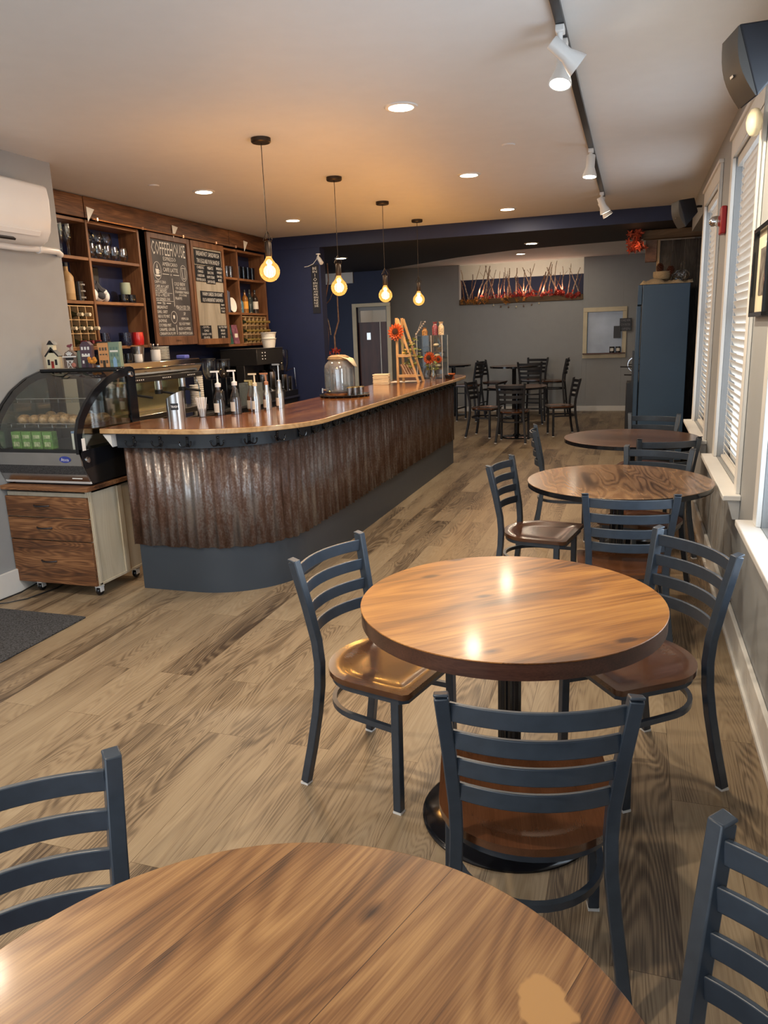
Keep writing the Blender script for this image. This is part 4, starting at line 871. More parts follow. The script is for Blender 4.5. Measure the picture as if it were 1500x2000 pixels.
# shirt with printed words, plush, mugs
t = thing('folded_shirt', 'black shirt with white printed words in the middle cubby', 'shirt', (SX - 0.075, 5.83, LZ[2] + 0.0135))
s = MB(); s.box(-0.02, 0.0, -0.18, 0.12, 0, 0.31); s.build('cloth', M['black'], t, 0.01)
s = MB(); text(s, 'BACK', (0.0008, -0.08, 0.255), (0, 1, 0), (0, 0, 1), 0.038); text(s, 'THE', (0.0008, -0.01, 0.175), (0, 1, 0), (0, 0, 1), 0.045); text(s, 'G', (0.0008, 0.03, 0.10), (0, 1, 0), (0, 0, 1), 0.038); s.build('print', M['white'], t)
t = thing('plush_toy', 'white and grey plush toy slumped in the middle cubby', 'plush toy', (SX + 0.02, 5.76, LZ[2] + 0.0135))
s = MB(); s.ball((0, -0.06, 0.06), (0.05, 0.06, 0.06)); s.ball((0.01, 0.02, 0.04), (0.045, 0.05, 0.04)); s.ball((0.01, 0.11, 0.05), (0.04, 0.03, 0.05)); s.ball((0.02, 0.085, 0.085), (0.03, 0.03, 0.03)); s.build('body', M['white'], t)
s = MB(); s.ball((0.03, 0.02, 0.05), (0.04, 0.045, 0.035)); s.ball((0.0, -0.02, 0.13), (0.03, 0.05, 0.06)); s.tube([(0.01, -0.02, 0.16), (0.01, 0.04, 0.11), (0.02, 0.09, 0.09)], 0.028, 8); s.build('grey_patch', plain('charcoal_plush', (0.05, 0.05, 0.06), 0.9), t)
def mug(name, mat, r, h, label, cat='mug', barrel=False):
    t = thing(name, label, cat)
    pr = [(0, 0), (r*0.92, 0), (r, h*0.1), (r*1.10 if barrel else r, h*0.5), (r, h), (r*0.92, h), (r*0.92, h*0.1), (0, h*0.08)]
    s = MB(); s.lathe(pr, 22, cap=False); s.build('body', mat, t)
    s = MB(); s.tube([(0, r*0.95, h*0.82), (0, r*1.45, h*0.78), (0, r*1.6, h*0.5), (0, r*1.4, h*0.25), (0, r*0.95, h*0.2)], 0.006, 8); s.build('handle', mat, t)
    return t
gm = mug('mug', plain('pale_green_glaze', (0.33, 0.38, 0.28), 0.25), 0.045, 0.105, 'pale green mug stacked on the small black mugs', barrel=True); gm.location = (SX + 0.05, 6.14, LZ[2] + 0.0135 + 0.075)
bm = mug('mug', M['blackgloss'], 0.044, 0.074, ''); place_copies(bm, [(SX + 0.05, 6.10, LZ[2]+.0135), (SX + 0.05, 6.21, LZ[2]+.0135)], 'small black mugs', ['small black mug under the left side of the pale green mug', 'small black mug under the right side of the pale green mug'])
rm = mug('mug', plain('red_glaze', (0.52, 0.02, 0.02), 0.2, coat=0.5), 0.052, 0.118, 'glossy red barrel mug on the bottom shelf by the chalkboard', barrel=True); rm.location = (SX + 0.07, 6.22, LZ[3]+.0135)
spk = plain('speckled_navy_enamel', (0.012, 0.015, 0.04), 0.2, var=0.9, scale=120)
em_ = mug('mug', spk, 0.055, 0.115, ''); place_copies(em_, [(SX + 0.07, 5.73, LZ[3]+.0135), (SX + 0.07, 6.03, LZ[3]+.0135)], 'speckled navy mugs', ['speckled navy mug beside the wine rack on the bottom shelf', 'speckled navy mug next to the red mug'])
# wine racks
def wine_rack(name, label, y0, y1, z0, z1, nc, nr, depth=0.19):
    t = thing(name, label, 'wine rack', (XS + 0.102, (y0+y1)/2, z0)); w = y1 - y0; h = z1 - z0
    for k in range(nc + 1):
        s = MB(); y = -w/2 + w*k/nc; s.box(0, depth, y - 0.004, y + 0.004, 0, h); s.build('divider', M['palewood'], t)
    for k in range(nr + 1):
        s = MB(); z = h*k/nr; s.box(0.002, depth + 0.002, -w/2, w/2, max(0.0001, z - 0.005), z + 0.003); s.build('cross_slat', M['palewood'], t)
    return t
def wine_bottle(label, cap):
    t = thing('wine_bottle', label, 'bottle'); mt_ = Matrix.Rotation(PI/2, 4, 'Y')
    s = MB(); s.lathe([(0, -0.10), (0.032, -0.10), (0.032, 0.06), (0.014, 0.10), (0.0135, 0.165), (0, 0.165)], 14, mat=mt_); s.build('glass_body', plain('dark_bottle_glass', (0.02, 0.025, 0.012), 0.12), t)
    s = MB(); s.lathe([(0.0145, 0.12), (0.015, 0.168), (0, 0.168)], 12, mat=mt_, cap=False); s.build('foil', cap, t); return t
wr1 = wine_rack('wine_rack', 'pale wooden wine rack in the bottom left cubby', 5.13, 5.60, LZ[3] + 0.0145, LZ[2] - 0.03, 5, 3)
foils = [M['cream'], plain('burgundy_foil', (0.14, 0.015, 0.03), 0.3), plain('black_foil', (0.02, 0.02, 0.02), 0.3)]
h1 = (LZ[2] - 0.03 - LZ[3] - 0.0145) / 3; pts = []
wb = wine_bottle('', foils[0]); wb2 = wine_bottle('', foils[1])
c1 = [(XS + 0.205, 5.13 + 0.094*(c+0.5), LZ[3] + 0.0145 + h1*r + 0.040) for r, c in ((2, 2), (2, 3), (1, 1), (1, 2), (1, 3), (1, 4))]
place_copies(wb, c1, 'pale-capped bottles in the left wine rack', 'pale-capped wine bottle lying in the left wine rack')
c2 = [(XS + 0.205, 5.13 + 0.094*(c+0.5), LZ[3] + 0.0145 + h1*r + 0.040) for r, c in ((0, 2), (0, 3), (0, 4))]
place_copies(wb2, c2, 'burgundy-capped bottles in the left wine rack', 'burgundy-capped wine bottle lying in the bottom row of the left wine rack')
wr2 = wine_rack('wine_rack', 'pale wooden wine rack in the bottom right cubby', 8.25, 8.87, RZ[3] + 0.0145, RZ[2] - 0.03, 6, 3)
h2 = (RZ[2] - 0.03 - RZ[3] - 0.0145) / 3; wb3 = wine_bottle('', plain('gold_foil', (0.55, 0.38, 0.12), 0.3, 0.6))
c3 = [(XS + 0.205, 8.25 + 0.1033*(c+0.5), RZ[3] + 0.0145 + h2*r + 0.042) for r in range(3) for c in range(6) if not (r == 0 and c == 5)]
place_copies(wb3, c3, 'gold-capped bottles in the right wine rack', 'gold-capped wine bottle lying in the right wine rack')
wb4 = wine_bottle('red-capped wine bottle at the bottom right corner of the right wine rack', plain('red_foil', (0.4, 0.02, 0.02), 0.3)); wb4.location = (XS + 0.205, 8.25 + 0.1033*5.5, RZ[3] + 0.0145 + 0.042)
# right unit: tumblers, books, plate, liquor, bags
s = MB(); s.lathe([(0.0, 0.0), (0.028, 0.001), (0.034, 0.125), (0.032, 0.125), (0.026, 0.01), (0, 0.008)], 16, cap=False); g = s.build('tumbler', M['glassware']); g['category'] = 'glass'
place_copies(g, [(SX + dx, y, RZ[1]+.0135) for y in (7.94, 8.03, 8.12) for dx in (0.06, -0.03)], 'tumblers in the top cubby beside the menu board', 'clear tumbler in the top cubby beside the menu board')
s = MB(); s.lathe([(0.0, 0.0), (0.030, 0.001), (0.036, 0.14), (0.034, 0.14), (0.028, 0.01), (0, 0.008)], 16, cap=False); g = s.build('tumbler', glass('smoky_glass', (0.4, 0.4, 0.45), 1.0, 0.03, 0.06)); g['category'] = 'glass'
place_copies(g, [(SX + dx, y, RZ[1]+.0135) for y in (8.32, 8.43, 8.54, 8.65) for dx in (0.06,)], 'smoky tumblers in the top right cubby', 'smoky tumbler in the top right cubby')
bk = [(0.07, 0.05, 0.05), (0.10, 0.10, 0.13), (0.05, 0.05, 0.08)]
for k in range(3):
    s = MB(); s.box(-0.07, 0.07, -0.012, 0.012, 0, 0.25 - 0.01*k); o = s.build('book', plain('book_cover_%s' % 'abc'[k], bk[k], 0.6), None, 0.002); o.location = (SX + 0.03, 7.925 + 0.03*k, RZ[2]+.0135)
    tag(o, ['dark brown book nearest the menu board frame', 'charcoal book in the middle of the three books', 'dark blue book next to the white plate'][k], 'book', 'books beside the menu board')
s = MB(); s.lathe([(0, 0.0), (0.05, 0.0), (0.085, 0.012), (0.085, 0.016), (0.05, 0.006), (0, 0.006)], 28, mat=Matrix.Rotation(PI/2 - 0.15, 4, 'Y')); o = s.build('plate', M['paper'], None); o.location = (SX + 0.05, 8.11, RZ[2] + 0.0135 + 0.086); tag(o, 'round white plate standing in the middle cubby beside the books', 'plate')
for k, (y, mt_, hh, lab) in enumerate([(8.32, plain('blue_spirit_glass', (0.08, 0.16, 0.20), 0.15), 0.19, 'short blue-grey liquor bottle in the right middle cubby'), (8.44, plain('amber_spirit_glass', (0.25, 0.10, 0.02), 0.15), 0.27, 'amber liquor bottle with orange label'),
                                        (8.56, plain('green_black_glass', (0.02, 0.03, 0.03), 0.12), 0.28, 'tall dark liquor bottle in the middle of the row'), (8.70, plain('brown_black_glass', (0.03, 0.02, 0.015), 0.12), 0.28, 'dark liquor bottle with a cream label, rightmost of the row')]):
    t = bottle('liquor_bottle', mt_, 0.038, hh, lab, lab=[None, plain('orange_label', (0.7, 0.33, 0.05), 0.5), None, lblw][k]); t.location = (SX + 0.05, y, RZ[2]+.0135); t['group'] = 'liquor bottles in the right shelf'
for k, (y, c_, lab) in enumerate([(7.95, (0.03, 0.10, 0.07), 'dark green coffee bag in the bottom cubby by the menu board'), (8.10, (0.24, 0.09, 0.13), 'dusky pink coffee bag in the bottom cubby by the wine rack')]):
    t = thing('coffee_bag', lab, 'bag', (SX + 0.06, y, RZ[3]+.0135))
    s = MB(); s.add([(-.035, -.06, 0), (.035, -.06, 0), (.035, .06, 0), (-.035, .06, 0), (-.004, -.062, .22), (.004, -.062, .22), (.004, .062, .22), (-.004, .062, .22)], [(0, 3, 2, 1), (4, 5, 6, 7), (0, 1, 5, 4), (1, 2, 6, 5), (2, 3, 7, 6), (3, 0, 4, 7)]); s.build('bag', plain('bag_foil_%s' % 'ab'[k], c_, 0.3, 0.2, 0.5, 30), t, 0.006)
    s = MB(); s.box(0.022, 0.0245, -0.035, 0.035, 0.05, 0.12); s.build('paper_label', lblw if k else M['steel'], t)

# ------------------------------------------------------------------ air conditioner
t = thing('air_conditioner', 'white wall-mounted air conditioner cut by the left photo edge', 'air conditioner', (XL, 3.85, 2.40))
P = [(0.001, -0.165), (0.11, -0.178), (0.165, -0.150), (0.20, -0.095), (0.215, -0.02), (0.218, 0.10), (0.210, 0.175), (0.19, 0.19), (0.001, 0.19)]
s = MB(); s.prism([(p[0], p[1]) for p in P], -0.46, 0.41, Matrix(((1, 0, 0, 0), (0, 0, 1, 0), (0, 1, 0, 0), (0, 0, 0, 1))), smooth=True); s.build('body', M['white'], t, 0.012, 3, ang=40)
s = MB(); s.cbox((0.196, -0.05, -0.115), (0.008, 0.72, 0.035), 0, 0, 0.45); s.build('outlet_vane', M['white'], t, 0.003)
s = MB(); s.cbox((0.160, -0.14, -0.152), (0.05, 0.5, 0.012), 0, 0, 0.6); s.build('air_outlet', M['black'], t)
s = MB(); s.tube([(0.03, 0.05, -0.185), (0.04, 0.25, -0.19), (0.045, 0.42, -0.185), (0.045, 0.62, -0.185), (0.02, 0.68, -0.20)], 0.022, 12); s.tube([(0.044, 0.44, -0.186), (0.045, 0.46, -0.186)], 0.028, 12); s.build('drain_pipe', M['white'], t)

# ------------------------------------------------------------------ drawer cart and pastry case
t = thing('drawer_cart', 'rough-sawn wooden drawer cart on white casters with pale plywood side', 'drawer cart', (-3.515, 4.0, 0)); ox, oy = 3.515, -4.0
s = MB(); s.box(-3.835+ox, -3.222+ox, 3.765+oy, 4.24+oy, 0.075, 0.68); s.box(-3.225+ox, -3.20+ox, 3.765+oy, 4.24+oy, 0.075, 0.70); s.build('carcass', M['ply'], t, 0.002)
s = MB(); s.box(-3.1995+ox, -3.188+ox, 4.03+oy, 4.075+oy, 0.09, 0.68); s.box(-3.1995+ox, -3.192+ox, 3.77+oy, 3.79+oy, 0.08, 0.69); s.box(-3.1995+ox, -3.192+ox, 3.77+oy, 4.23+oy, 0.078, 0.095); s.build('side_batten', M['ply'], t, 0.002)
s = MB(); s.box(-3.836+ox, -3.165+ox, 3.715+oy, 4.33+oy, 0.700, 0.728); s.build('cart_top', M['draw'], t, 0.003)
s = MB(); s.box(-3.83+ox, -3.20+ox, 3.79+oy, 4.24+oy, 0.68, 0.6995); s.build('gap_shade_filler', M['black'], t)  # black filler stands in for the shade between top and drawers
hnd = plain('pewter_handle', (0.06, 0.055, 0.06), 0.4, 0.8)
for (z0, z1) in ((0.522, 0.655), (0.372, 0.515), (0.078, 0.365)):
    s = MB(); s.box(-3.835+ox, -3.203+ox, 3.742+oy, 3.7645+oy, z0, z1); d = s.build('drawer', M['draw'], t, 0.002)
    zc = (z0 + z1) / 2 + 0.01; s = MB()
    s.tube([(-3.61+ox, 3.741+oy, zc), (-3.585+ox, 3.722+oy, zc), (-3.55+ox, 3.716+oy, zc), (-3.515+ox, 3.722+oy, zc), (-3.49+ox, 3.741+oy, zc)], 0.006, 8); s.build('handle', hnd, d)
for (x, y) in ((-3.70, 3.81), (-3.235, 3.81), (-3.70, 4.19), (-3.235, 4.19)):
    s = MB(); s.box(x-0.018+ox, x+0.018+ox, y-0.03+oy, y+0.02+oy, 0.055, 0.0745); s.box(x-0.020+ox, x-0.015+ox, y-0.025+oy, y+0.012+oy, 0.025, 0.06); s.box(x+0.015+ox, x+0.020+ox, y-0.025+oy, y+0.012+oy, 0.025, 0.06)
    c = s.build('caster', M['white'], t, 0.002)
    s = MB(); s.lathe([(0, -0.012), (0.026, -0.012), (0.030, -0.006), (0.030, 0.006), (0.026, 0.012), (0, 0.012)], 20, mat=Matrix.Translation((x+ox, y-0.006+oy, 0.030)) @ Matrix.Rotation(PI/2, 4, 'Y')); s.build('wheel', M['blackgloss'], c)
# pastry case: profile in (y, z)
CX0, CX1 = -3.832, -3.172
prof = [(3.80, 0.735), (3.705, 0.93), (3.700, 1.057), (3.735, 1.145), (3.81, 1.232), (3.91, 1.315), (4.045, 1.385), (4.18, 1.423), (4.30, 1.436), (4.33, 1.42), (4.33, 0.735)]
t = thing('pastry_case', 'countertop refrigerated pastry case with curved glass and black arched sides', 'display case', (-3.50, 4.0, 0.7285)); ox, oy, oz = 3.50, -4.0, -0.7285
YZ = lambda x: Matrix(((0, 0, 1, x), (1, 0, 0, oy), (0, 1, 0, oz), (0, 0, 0, 1)))
outer = [(3.70, 0.945)] + prof[2:10] + [(4.33, 0.90), (3.74, 0.84)]
inner = [(3.745, 1.0), (3.748, 1.05), (3.79, 1.135), (3.86, 1.212), (3.95, 1.282), (4.06, 1.34), (4.16, 1.37), (4.25, 1.375), (4.25, 0.985), (4.0, 0.96), (3.76, 0.955)]
def ring_prism(mb, O, I, x0, x1):
    def samp(P, n):
        L = [0]; 
        for i in range(len(P)): L.append(L[-1] + math.dist(P[i], P[(i+1) % len(P)]))
        out = []; j = 0
        for q in range(n):
            d = L[-1] * q / n
            while L[j+1] < d: j += 1
            u = (d - L[j]) / max(1e-9, L[j+1] - L[j]); a, b_ = P[j], P[(j+1) % len(P)]; out.append((a[0] + (b_[0]-a[0])*u, a[1] + (b_[1]-a[1])*u))
        return out
    n = 72; o = samp(O, n)
    # match inner by angle about centre
    c = (4.03, 1.12); ip = []
    for p in o:
        a = math.atan2(p[1]-c[1], p[0]-c[0]); best = None
        for k in range(len(I)):
            q0, q1 = I[k], I[(k+1) % len(I)]; dx, dy = math.cos(a), math.sin(a); ex, ey = q1[0]-q0[0], q1[1]-q0[1]
            den = dx*ey - dy*ex
            if abs(den) < 1e-9: continue
            tt = ((q0[0]-c[0])*ey - (q0[1]-c[1])*ex) / den; uu = ((q0[0]-c[0])*dy - (q0[1]-c[1])*dx) / den
            if tt > 0 and -1e-6 <= uu <= 1 + 1e-6: best = (c[0]+dx*tt, c[1]+dy*tt)
        ip.append(best or c)
    v = []
    for k in range(n): v += [(x0, o[k][0], o[k][1]), (x1, o[k][0], o[k][1]), (x0, ip[k][0], ip[k][1]), (x1, ip[k][0], ip[k][1])]
    f = []
    for k in range(n):
        a, b_ = 4*k, 4*((k+1) % n)
        f += [(a, b_, b_+2, a+2), (a+1, a+3, b_+3, b_+1), (a, a+1, b_+1, b_), (a+2, b_+2, b_+3, a+3)]
    mb.add([(p[0]+ox, p[1]+oy, p[2]+oz) for p in v], f, False)
for (a, b_) in ((CX0, CX0+0.022), (CX1-0.022, CX1)):
    s = MB(); ring_prism(s, outer, inner, a, b_); fr = s.build('side_frame', M['blackgloss'], t)
    s = MB(); s.prism([(p[0], p[1]) for p in inner], (a+b_)/2-0.002+ox, (a+b_)/2+0.002+ox, YZ(0)); s.build('side_glass', M['caseglass'], fr)
for (y, z) in ((3.77, 0.895), (4.285, 1.385)):
    s = MB(); s.lathe([(0, 0), (0.020, 0.0), (0.018, 0.008), (0.010, 0.010), (0.0, 0.008)], 18, mat=Matrix.Translation((CX1+ox, y+oy, z+oz)) @ Matrix.Rotation(PI/2, 4, 'Y')); s.build('knob', M['chrome'], t)
s = MB(); v = []; P = [(3.712, 0.965)] + [(p[0]+0.006, p[1]) for p in prof[2:8]]
for (y, z) in P: v += [(CX0+0.022+ox, y+oy, z+oz), (CX1-0.022+ox, y+oy, z+oz)]
s.add(v, [(2*k, 2*k+1, 2*k+3, 2*k+2) for k in range(len(P)-1)], True); s.build('curved_front_glass', M['caseglass'], t, ang=60)
s = MB(); s.box(CX0+0.022+ox, CX1-0.022+ox, 4.17+oy, 4.33+oy, 1.415+oz, 1.434+oz); s.build('roof_strip', M['blackgloss'], t, 0.003)
s = MB(); s.box(CX0+0.022+ox, CX1-0.022+ox, 4.305+oy, 4.325+oy, 0.95+oz, 1.03+oz); s.box(CX0+0.022+ox, CX1-0.022+ox, 4.305+oy, 4.325+oy, 1.36+oz, 1.414+oz)
for x in (CX0+0.05, (CX0+CX1)/2-0.11, (CX0+CX1)/2+0.09, CX1-0.05): s.box(x-0.02+ox, x+0.02+ox, 4.305+oy, 4.325+oy, 1.03+oz, 1.36+oz)
s.build('rear_door_frame', M['black'], t)
s = MB(); s.box(CX0+0.022+ox, CX1-0.022+ox, 4.310+oy, 4.314+oy, 1.03+oz, 1.36+oz); s.build('rear_door_glass', M['caseglass'], t)
s = MB(); s.prism([(3.79, 0.80), (3.725, 0.948), (4.32, 0.948), (4.32, 0.80)], CX0+0.0225+ox, CX1-0.0225+ox, YZ(0)); s.build('cabinet_core', M['black'], t)
vent = plain('perforated_vent', (0.10, 0.10, 0.105), 0.45, 0.6, 0.8, 220)
def front_band(z0, z1, y0, y1, name, mt_, x0=CX0, x1=CX1, thick=0.012):
    s = MB(); s.add([(x0+ox, y0+oy, z0+oz), (x1+ox, y0+oy, z0+oz), (x1+ox, y1+oy, z1+oz), (x0+ox, y1+oy, z1+oz), (x0+ox, y0+thick+oy, z0+oz), (x1+ox, y0+thick+oy, z0+oz), (x1+ox, y1+thick+oy, z1+oz), (x0+ox, y1+thick+oy, z1+oz)],
        [(0, 1, 2, 3), (5, 4, 7, 6), (0, 4, 5, 1), (3, 2, 6, 7), (0, 3, 7, 4), (1, 5, 6, 2)]); return s.build(name, mt_, t)
front_band(0.945, 0.965, 3.703, 3.703, 'front_sill', M['black'], thick=0.02)
sb = front_band(0.865, 0.945, 3.712, 3.702, 'steel_front', M['steel'])
front_band(0.805, 0.8645, 3.740, 3.7125, 'vent_grille', vent)
front_band(0.758, 0.8045, 3.765, 3.741, 'lower_steel', M['steel'])
front_band(0.742, 0.757, 3.772, 3.765, 'base_strip', M['white'])
s = MB(); s.prism([(3.78, 0.742), (3.715, 0.90), (4.30, 0.87), (4.25, 0.742)], CX1-0.020+ox, CX1-0.001+ox, YZ(0)); s.build('side_panel', plain('dark_steel_panel', (0.12, 0.11, 0.105), 0.2, 0.9), t)
s = MB(); s.box(CX0+0.05+ox, CX1-0.03+ox, 3.79+oy, 4.24+oy, 0.0005, 0.0135); s.build('foot_rail', M['black'], t)
s = MB(); s.prism([(0.042*math.cos(2*PI*k/32), 0.0205*math.sin(2*PI*k/32)) for k in range(32)], 0, 0.002, Matrix.Translation((-3.287+ox, 3.706+oy, 0.905+oz)) @ Matrix.Rotation(PI/2, 4, 'X')); lg = s.build('maker_badge', plain('badge_blue', (0.03, 0.05, 0.30), 0.4), t)
s = MB(); text(s, 'Atosa', (-3.287+ox, 3.7035+oy, 0.905+oz), (1, 0, 0), (0, 0, 1), 0.020, 0.058, 'C', 0.0); s.build('badge_lettering', M['white'], lg)
s = MB(); s.cbox((-3.255+ox, 3.755+oy, 0.782+oz), (0.075, 0.003, 0.014), 0, -0.35); s.build('spec_sticker', M['white'], t)
s = MB(); s.box(CX1-0.001+ox, CX1+0.001+ox, 3.735+oy, 3.765+oy, 0.955+oz, 1.03+oz); s.build('door_sticker', M['white'], t, 0.0)
for z in (1.085, 1.235):
    s = MB(); y0 = 3.82 if z < 1.2 else 3.90
    s.box(CX0+0.024+ox, CX1-0.024+ox, y0+oy, 4.29+oy, z+oz, z+0.005+oz); sh = s.build('glass_shelf', M['caseglass'], t)
    s = MB(); s.tube([(CX0+0.03+ox, y0+oy, z+0.024+oz), (CX1-0.03+ox, y0+oy, z+0.024+oz)], 0.003, 6); 
    for q in range(6): s.tube([(CX0+0.06+0.107*q+ox, y0+oy, z+oz), (CX0+0.06+0.107*q+ox, y0+oy, z+0.024+oz)], 0.002, 5)
    s.build('shelf_rail', M['chrome'], sh)
# what lies in the case
DZ = 0.9485
gb = plain('green_snack_box', (0.16, 0.34, 0.08), 0.5, var=0.4, scale=40)
for k in range(4):
    t2 = thing('snack_box', ['leftmost green snack box standing inside the pastry case', 'second green snack box from the left inside the pastry case', 'third green snack box inside the pastry case', 'rightmost green snack box inside the pastry case'][k], 'box', (-3.755 + 0.082*k, 3.85, DZ), 0, 'green snack boxes in the case')
    s = MB(); s.cbox((0, 0, 0.055), (0.074, 0.05, 0.11)); s.build('carton', gb, t2, 0.002)
    s = MB(); s.cbox((0, -0.0265, 0.078), (0.05, 0.002, 0.022)); s.cbox((0, -0.0265, 0.03), (0.045, 0.002, 0.03)); s.build('label_print', plain('pale_lime_print', (0.55, 0.62, 0.35), 0.5, var=0.4, scale=60), t2)
t2 = thing('snack_box', 'white box with blue top standing at the right inside the pastry case', 'box', (-3.29, 3.85, DZ))
s = MB(); s.cbox((0, 0, 0.05), (0.06, 0.05, 0.10)); s.build('carton', M['paper'], t2, 0.002); s = MB(); s.cbox((0, 0, 0.108), (0.061, 0.051, 0.014)); s.build('blue_band', plain('pale_blue', (0.2, 0.3, 0.5), 0.5), t2)
pas = plain('wrapped_pastry', (0.42, 0.26, 0.13), 0.3, var=0.5, scale=60, bump=0.5); pro = None; pts = []
random.seed(11)
for q in range(7): pts.append((-3.755 + 0.082*q, 3.92, 1.0905))
for q in range(7): pts.append((-3.74 + 0.082*q, 4.05, 1.0905))
s = MB(); s.ball((0, 0, 0.032), (0.038, 0.05, 0.031), 12, 8); pro = s.build('wrapped_pastry', pas); pro['category'] = 'pastry'
outp = place_copies(pro, pts, 'wrapped pastries on the middle case shelf', ['wrapped pastry in the front row on the case shelf, number %s from the left' % w for w in ('one', 'two', 'three', 'four', 'five', 'six', 'seven')] + ['wrapped pastry in the back row on the case shelf, number %s from the left' % w for w in ('one', 'two', 'three', 'four', 'five', 'six', 'seven')])
for o in outp: o.rotation_euler = (0, 0, random.uniform(-0.5, 0.5)); o.scale = (1, 1, random.uniform(0.9, 1.25))
# little painted wooden houses on the case
HZ = 1.4363
def house(name, label, x, w, h, c, roofc, kind):
    t2 = thing(name, label, 'wooden house', (x, 4.245, HZ)); mt_ = plain(name + '_paint', c, 0.6, var=0.1); d = 0.032; X2 = Matrix(((1, 0, 0, 0), (0, 0, 1, 0), (0, 1, 0, 0), (0, 0, 0, 1)))
    if kind == 'church':
        s = MB(); s.prism([(-w/2, 0), (w/2, 0), (w/2, h*.42), (0, h*.70), (-w/2, h*.42)], -d/2, d/2, X2); s.box(-0.020, 0.020, -d/2, d/2, h*.55, h*.85); s.build('block', mt_, t2, 0.001)
        s = MB(); s.prism([(-0.03, h*.85), (0.03, h*.85), (0.006, h), (-0.006, h)], -d/2-.003, d/2+.003, X2)
        for sg in (-1, 1): s.cbox((sg*w*.27, 0, h*.575), (w*.72, d+.008, 0.010), 0, 0, sg*math.atan2(h*.28, w/2))
        s.build('roof', roofc, t2)
        s = MB(); s.box(-0.011, 0.011, -d/2-.002, -d/2, 0.002, h*.26); s.build('door', M['red'], t2)
        s = MB(); 
        for sg in (-1, 1): s.box(sg*0.03-0.009, sg*0.03+0.009, -d/2-.002, -d/2, h*.12, h*.32)
        s.box(-0.007, 0.007, -d/2-.002, -d/2, h*.66, h*.76); s.build('window', M['black'], t2)
    elif kind == 'barn':
        s = MB(); s.prism([(-w/2, 0), (w/2, 0), (w/2, h*.45), (w*.33, h*.64), (0, h*.74), (-w*.33, h*.64), (-w/2, h*.45)], -d/2, d/2, X2); s.build('block', mt_, t2, 0.001)
        s = MB(); s.box(-w/2-.003, w/2+.003, -d/2-.003, -d/2, h*.44, h*.49)
        for a in (-0.9, -0.45, 0, 0.45, 0.9): s.cbox((math.sin(a)*h*.11, -d/2-.0015, h*.49+math.cos(a)*h*.10), (0.006, 0.003, h*.18), 0, 0, a)
        s.box(-0.022, -0.018, -d/2-.003, -d/2, 0, h*.30); s.box(0.018, 0.022, -d/2-.003, -d/2, 0, h*.30); s.box(-0.028, 0.028, -d/2-.003, -d/2, h*.28, h*.31)
        s.cbox((0, -d/2-.0015, h*.14), (0.004, 0.003, h*.33), 0, 0, 0.65); s.cbox((0, -d/2-.0015, h*.14), (0.004, 0.003, h*.33), 0, 0, -0.65); s.build('white_trim', M['white'], t2)
        s = MB(); s.lathe([(0.020, 0), (0.020, h*.62), (0.012, h*.70), (0, h*.72)], 14, (w/2+0.022, 0.0, 0)); s.build('silo', plain('silo_green', (0.10, 0.13, 0.10), 0.6), t2)
        s = MB(); s.ball((-0.006, 0, h*.90), (0.020, 0.006, h*.06)); s.ball((0.012, 0, h*.95), (0.010, 0.005, h*.04)); s.tube([(0, 0, h*.72), (0, 0, h*.88)], 0.003, 5); s.build('rooster', plain('plum', (0.20, 0.05, 0.07), 0.6), t2)
        s = MB(); s.box(-w*.3, w*.3, -d/2-.003, -d/2, h*.34, h*.42); sg_ = s.build('sign', M['black'], t2)
        s = MB(); s.ball((w*.33, -d/2-.008, 0.018), (0.019, 0.008, 0.017)); s.build('pumpkin', plain('pinkish_pumpkin', (0.42, 0.16, 0.12), 0.6), t2)
    else:
        top = [(w/2, h*.86), (w*.2, h), (-w*.2, h), (-w/2, h*.86)] if kind == 'purple' else [(w/2, h), (-w/2, h)]
        s = MB(); s.prism([(-w/2, 0), (w/2, 0)] + top, -d/2, d/2, X2); s.build('block', mt_, t2, 0.001)
        s = MB()
        for r in range(3):
            for q in range(3):
                if r == 0 and q == 1: continue
                xx = (q-1)*w*.28; zz = h*(.16+.26*r); s.box(xx-0.007, xx+0.007, -d/2-.002, -d/2, zz, zz+0.020)
        s.build('window', M['white'] if kind == 'purple' else plain(name + '_windows', (0.10, 0.08, 0.06) if kind == 'orange' else (0.12, 0.20, 0.17), 0.5), t2)
        s = MB(); s.box(-0.010, 0.010, -d/2-.002, -d/2, 0.0, h*.28) if kind != 'green' else s.prism([(-0.014, 0), (0.014, 0), (0.014, h*.3), (0, h*.42), (-0.014, h*.3)], -d/2-.002, -d/2, X2); s.build('door', plain(name + '_door', {'purple': (0.03, 0.03, 0.04), 'orange': (0.04, 0.03, 0.02), 'green': (0.25, 0.42, 0.62)}[kind], 0.5), t2)
        s = MB(); z_ = {'purple': .42, 'orange': .42, 'green': .60}[kind]; s.box(-w*.36, w*.36, -d/2-.003, -d/2, h*z_, h*(z_+.07)); s.build('shop_sign', M['paper'] if kind != 'orange' else mt_, t2)
        if kind != 'green': s = MB(); s.box(-w/2-.004, w/2+.004, -d/2-.003, d/2, h, h+0.008); s.build('cornice', M['black'], t2) if kind == 'orange' else None
    return t2
house('toy_church', 'cream wooden toy church with a black steeple on the pastry case', -3.745, 0.105, 0.185, (0.72, 0.66, 0.48), M['black'], 'church')
house('toy_barn', 'brown wooden toy barn with white trim and a rooster on the pastry case', -3.60, 0.105, 0.160, (0.16, 0.11, 0.09), M['black'], 'barn')
house('toy_house', 'purple wooden toy townhouse with white windows on the pastry case', -3.465, 0.088, 0.170, (0.085, 0.05, 0.075), M['black'], 'purple')
house('toy_house', 'orange wooden toy townhouse beside the green one on the pastry case', -3.325, 0.080, 0.158, (0.62, 0.30, 0.12), M['black'], 'orange')
